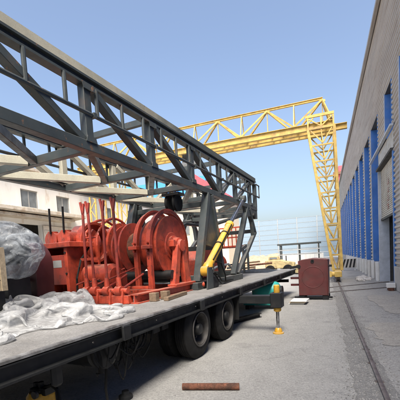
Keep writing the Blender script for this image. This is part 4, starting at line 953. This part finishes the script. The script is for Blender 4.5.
for k in range(9): part('cooling_rib', MB().lathe([(0, .3), (0, .335), (.02, .335), (.02, .3)], (-2.05, 5.08 + k * .08, 1.5), (0, 1, 0), 28, False), 'lever_red', mo_)
part('base_frame', MB().box(-2.6, -1.5, 3.3, 6.0, ZD + .002, ZD + .1), 'black_steel', gu)
part('coupling', MB().lathe([(0, 0), (0, .2), (.2, .2), (.2, 0)], (-2.05, 4.86, 1.5), (0, 1, 0), 20), 'ram_yellow', gu)
part('pipe', MB().path([(-1.55, 3.7, 1.4), (-1.35, 3.7, 1.4), (-1.3, 3.8, 1.45), (-1.3, 4.8, 1.5), (-1.32, 5.2, 1.3), (-1.35, 5.4, 1.07)], .035, 8), 'galv', gu)
cols = ['black_steel', 'rust_steel', 'timber', 'steel_paint', 'pale_wood']
desc = ['thin black steel pipe', 'rusty bent bar', 'dark timber baulk', 'grey steel tube', 'pale splintered plank', 'short rusty pipe', 'black angle iron', 'grimy timber wedge']
for k in range(8):
    x = random.uniform(-2.6, -.75); y = random.uniform(7.9, 8.8) if x < -1.5 else random.uniform(6.9, 8.8); a = random.uniform(-.9, .9); L_ = random.uniform(.5, 1.1); c = cols[[0, 1, 2, 3, 4, 1, 0, 2][k]]
    dx, dy = math.sin(a + 1.2) * L_ / 2, math.cos(a + 1.2) * L_ / 2; mb = MB(); z = ZD + .04 + .045 * k
    if k in (0, 3, 5): mb.tube((x - dx, y - dy, z), (x + dx, y + dy, z + .04), .04, 10)
    else: mb.beam((x - dx, y - dy, z), (x + dx, y + dy, z + .03), .12, .07)
    solo('scrap_piece', mb, c, M_T, (x, y, ZD), desc[k] + ' in the scrap pile at the deck end', 'scrap', 'scrap pile on the deck end')
ch_ = solo('chain_heap', heap(-2.3, -.6, 7.0, 8.9, .16, 21), 'black_steel', M_T, (0, 0, 0), 'low dark heap of chains and rags on the deck end', 'chain', smooth=60)
ch_.matrix_world = M_T @ Matrix.Translation((0, 0, ZD + .025))

# ================================================================== THINGS ON THE GROUND
rbx = thing('red_steel_box', 'dull maroon steel box on low black feet beside the deck end', 'box', M_T, (.92, 7.7, 0))
bx = part('body', MB().prism([(.42, .16), (1.4, .16), (1.42, 1.42), (1.3, 1.46), (.92, 1.5), (.55, 1.46), (.42, 1.42)], 'y', 7.3, 8.1), 'box_red', rbx, bevel=.02)
part('pressed_ring', MB().lathe([(0, .36), (.006, .365), (.006, .385), (0, .39)], (.92, 7.299, .82), (0, -1, 0), 64, False), 'box_red', bx, smooth=20)
part('lifting_eye', MB().lathe([(0, .03), (0, .06), (.025, .06), (.025, .03), (0, .03)], (.92, 7.298, 1.39), (0, -1, 0), 20), 'black_steel', bx)
part('edge_strip', MB().box(1.402, 1.43, 7.29, 7.34, .16, 1.37), 'box_red', bx)
for x in (.5, 1.32):
    for y in (7.4, 8.0): part('foot', MB().box(x - .1, x + .1, y - .07, y + .07, .002, .158), 'black_steel', rbx, bevel=.01)
part('skid', MB().box(.25, 1.55, 7.35, 7.43, .06, .12), 'black_steel', rbx)
part('hinge_arm', MB().beam((.42, 7.4, 1.22), (.12, 7.3, 1.18), .09, .09).tube((.44, 7.28, 1.22), (.44, 7.38, 1.22), .07, 14), 'black_steel', rbx)
part('side_pipe', MB().tube((1.43, 7.6, 1.2), (1.54, 7.6, 1.2), .04, 12), 'black_steel', rbx)
for z in (.5, .75): part('bracket', MB().box(.1, .42, 7.5, 7.6, z, z + .075), 'maroon_paint', rbx)
tl = thing('teal_pump', 'teal painted pump unit standing under the deck end beside the outrigger', 'pump', M_T, (-.3, 5.4, 0))
part('housing', MB().lathe([(0, 0), (.02, .2), (.06, .27), (.12, .3), (.75, .3), (.82, .27), (.87, .2), (.9, 0)], (-.72, 5.4, .56), (1, 0, 0), 28), 'teal_paint', tl)
part('casing', MB().box(-1.0, .15, 5.15, 5.65, .12, .36), 'teal_paint', tl, bevel=.03)
part('flange', MB().lathe([(0, 0), (0, .16), (.06, .16), (.06, 0)], (.181, 5.4, .56), (1, 0, 0), 20), 'black_steel', tl)
for x in (-.85, .1): part('foot', MB().box(x - .06, x + .06, 5.1, 5.7, .001, .118), 'black_steel', tl)
for i in range(3):
    solo('sheet_offcut', MB().box(.25 + .04 * i, .75 + .05 * i, 6.2 - .05 * i, 6.75, .003 + i * .05, .045 + i * .05), ['white_metal', 'pale_wood', 'white_metal'][i], M_T, (.5, 6.4, .003 + i * .05), ['lowest pale board of the small stack by the red box', 'middle wooden board of the small stack by the red box', 'top white board of the small stack by the red box'][i], 'board', 'boards by the red box', bevel=.005)
solo('support_beam', MB().ibeam((-.62, 2.7, .06), (-.1, 3.9, .06), .14, .12, .02), 'black_steel', M_T, (-.3, 3.2, 0), 'short black steel beam lying on the ground beyond the rear wheel', 'beam')
pp = MB(); pA, pB = Vector((.3, -1.28, .045)), Vector((1.02, -1.05, .045))
dd = (pB - pA).normalized()
pp.lathe([(0, .034), (0, .045), ((pB - pA).length, .045), ((pB - pA).length, .034), (0, .034)], pA, dd, 24)
solo('rusty_pipe', pp, 'rust_steel', M_T, (.66, -1.16, .0), 'short rusty steel pipe lying on the concrete beside the trailer', 'pipe', smooth=40)
# yellow gas bottle / hand pump lower left
gp = thing('yellow_pump', 'yellow capped hydraulic hand pump with black hose under the trailer', 'pump', M_T, (-.62, -2.72, 0))
part('tank', MB().lathe([(0, .0), (0, .14), (.4, .14), (.445, .11), (.445, 0)], (-.6, -2.72, .002), (0, 0, 1), 28), 'ram_yellow', gp)
part('cap', MB().box(-.68, -.52, -2.79, -2.65, .446, .49), 'black_steel', gp, bevel=.012)
part('valve', MB().tube((-.66, -2.72, .48), (-.66, -2.72, .53), .025, 10).tube((-.58, -2.72, .48), (-.58, -2.72, .545), .03, 10).box(-.54, -.45, -2.78, -2.66, .43, .5), 'black_steel', gp)
part('hose', MB().path([(-.5, -2.74, .49), (-.42, -2.72, .53), (-.34, -2.72, .49), (-.27, -2.76, .35), (-.22, -2.8, .15), (-.2, -2.9, .03), (-.05, -3.3, .02), (.3, -3.6, .02)], .02, 10), 'hose_black', gp)
part('gauge', MB().lathe([(0, 0), (0, .04), (.03, .04), (.03, 0)], (-.52, -2.83, .46), (0, -1, 0), 18), 'rim_grey', gp)
sc = thing('scrap_casting', 'small dark greasy casting on the ground under the trailer', 'scrap', M_T, (-.3, -1.6, 0))
part('body', MB().lathe([(0, 0), (0, .09), (.04, .09), (.06, .05), (.1, .045), (.1, 0)], (-.28, -1.75, .002), (0, 0, 1), 16), 'black_steel', sc)
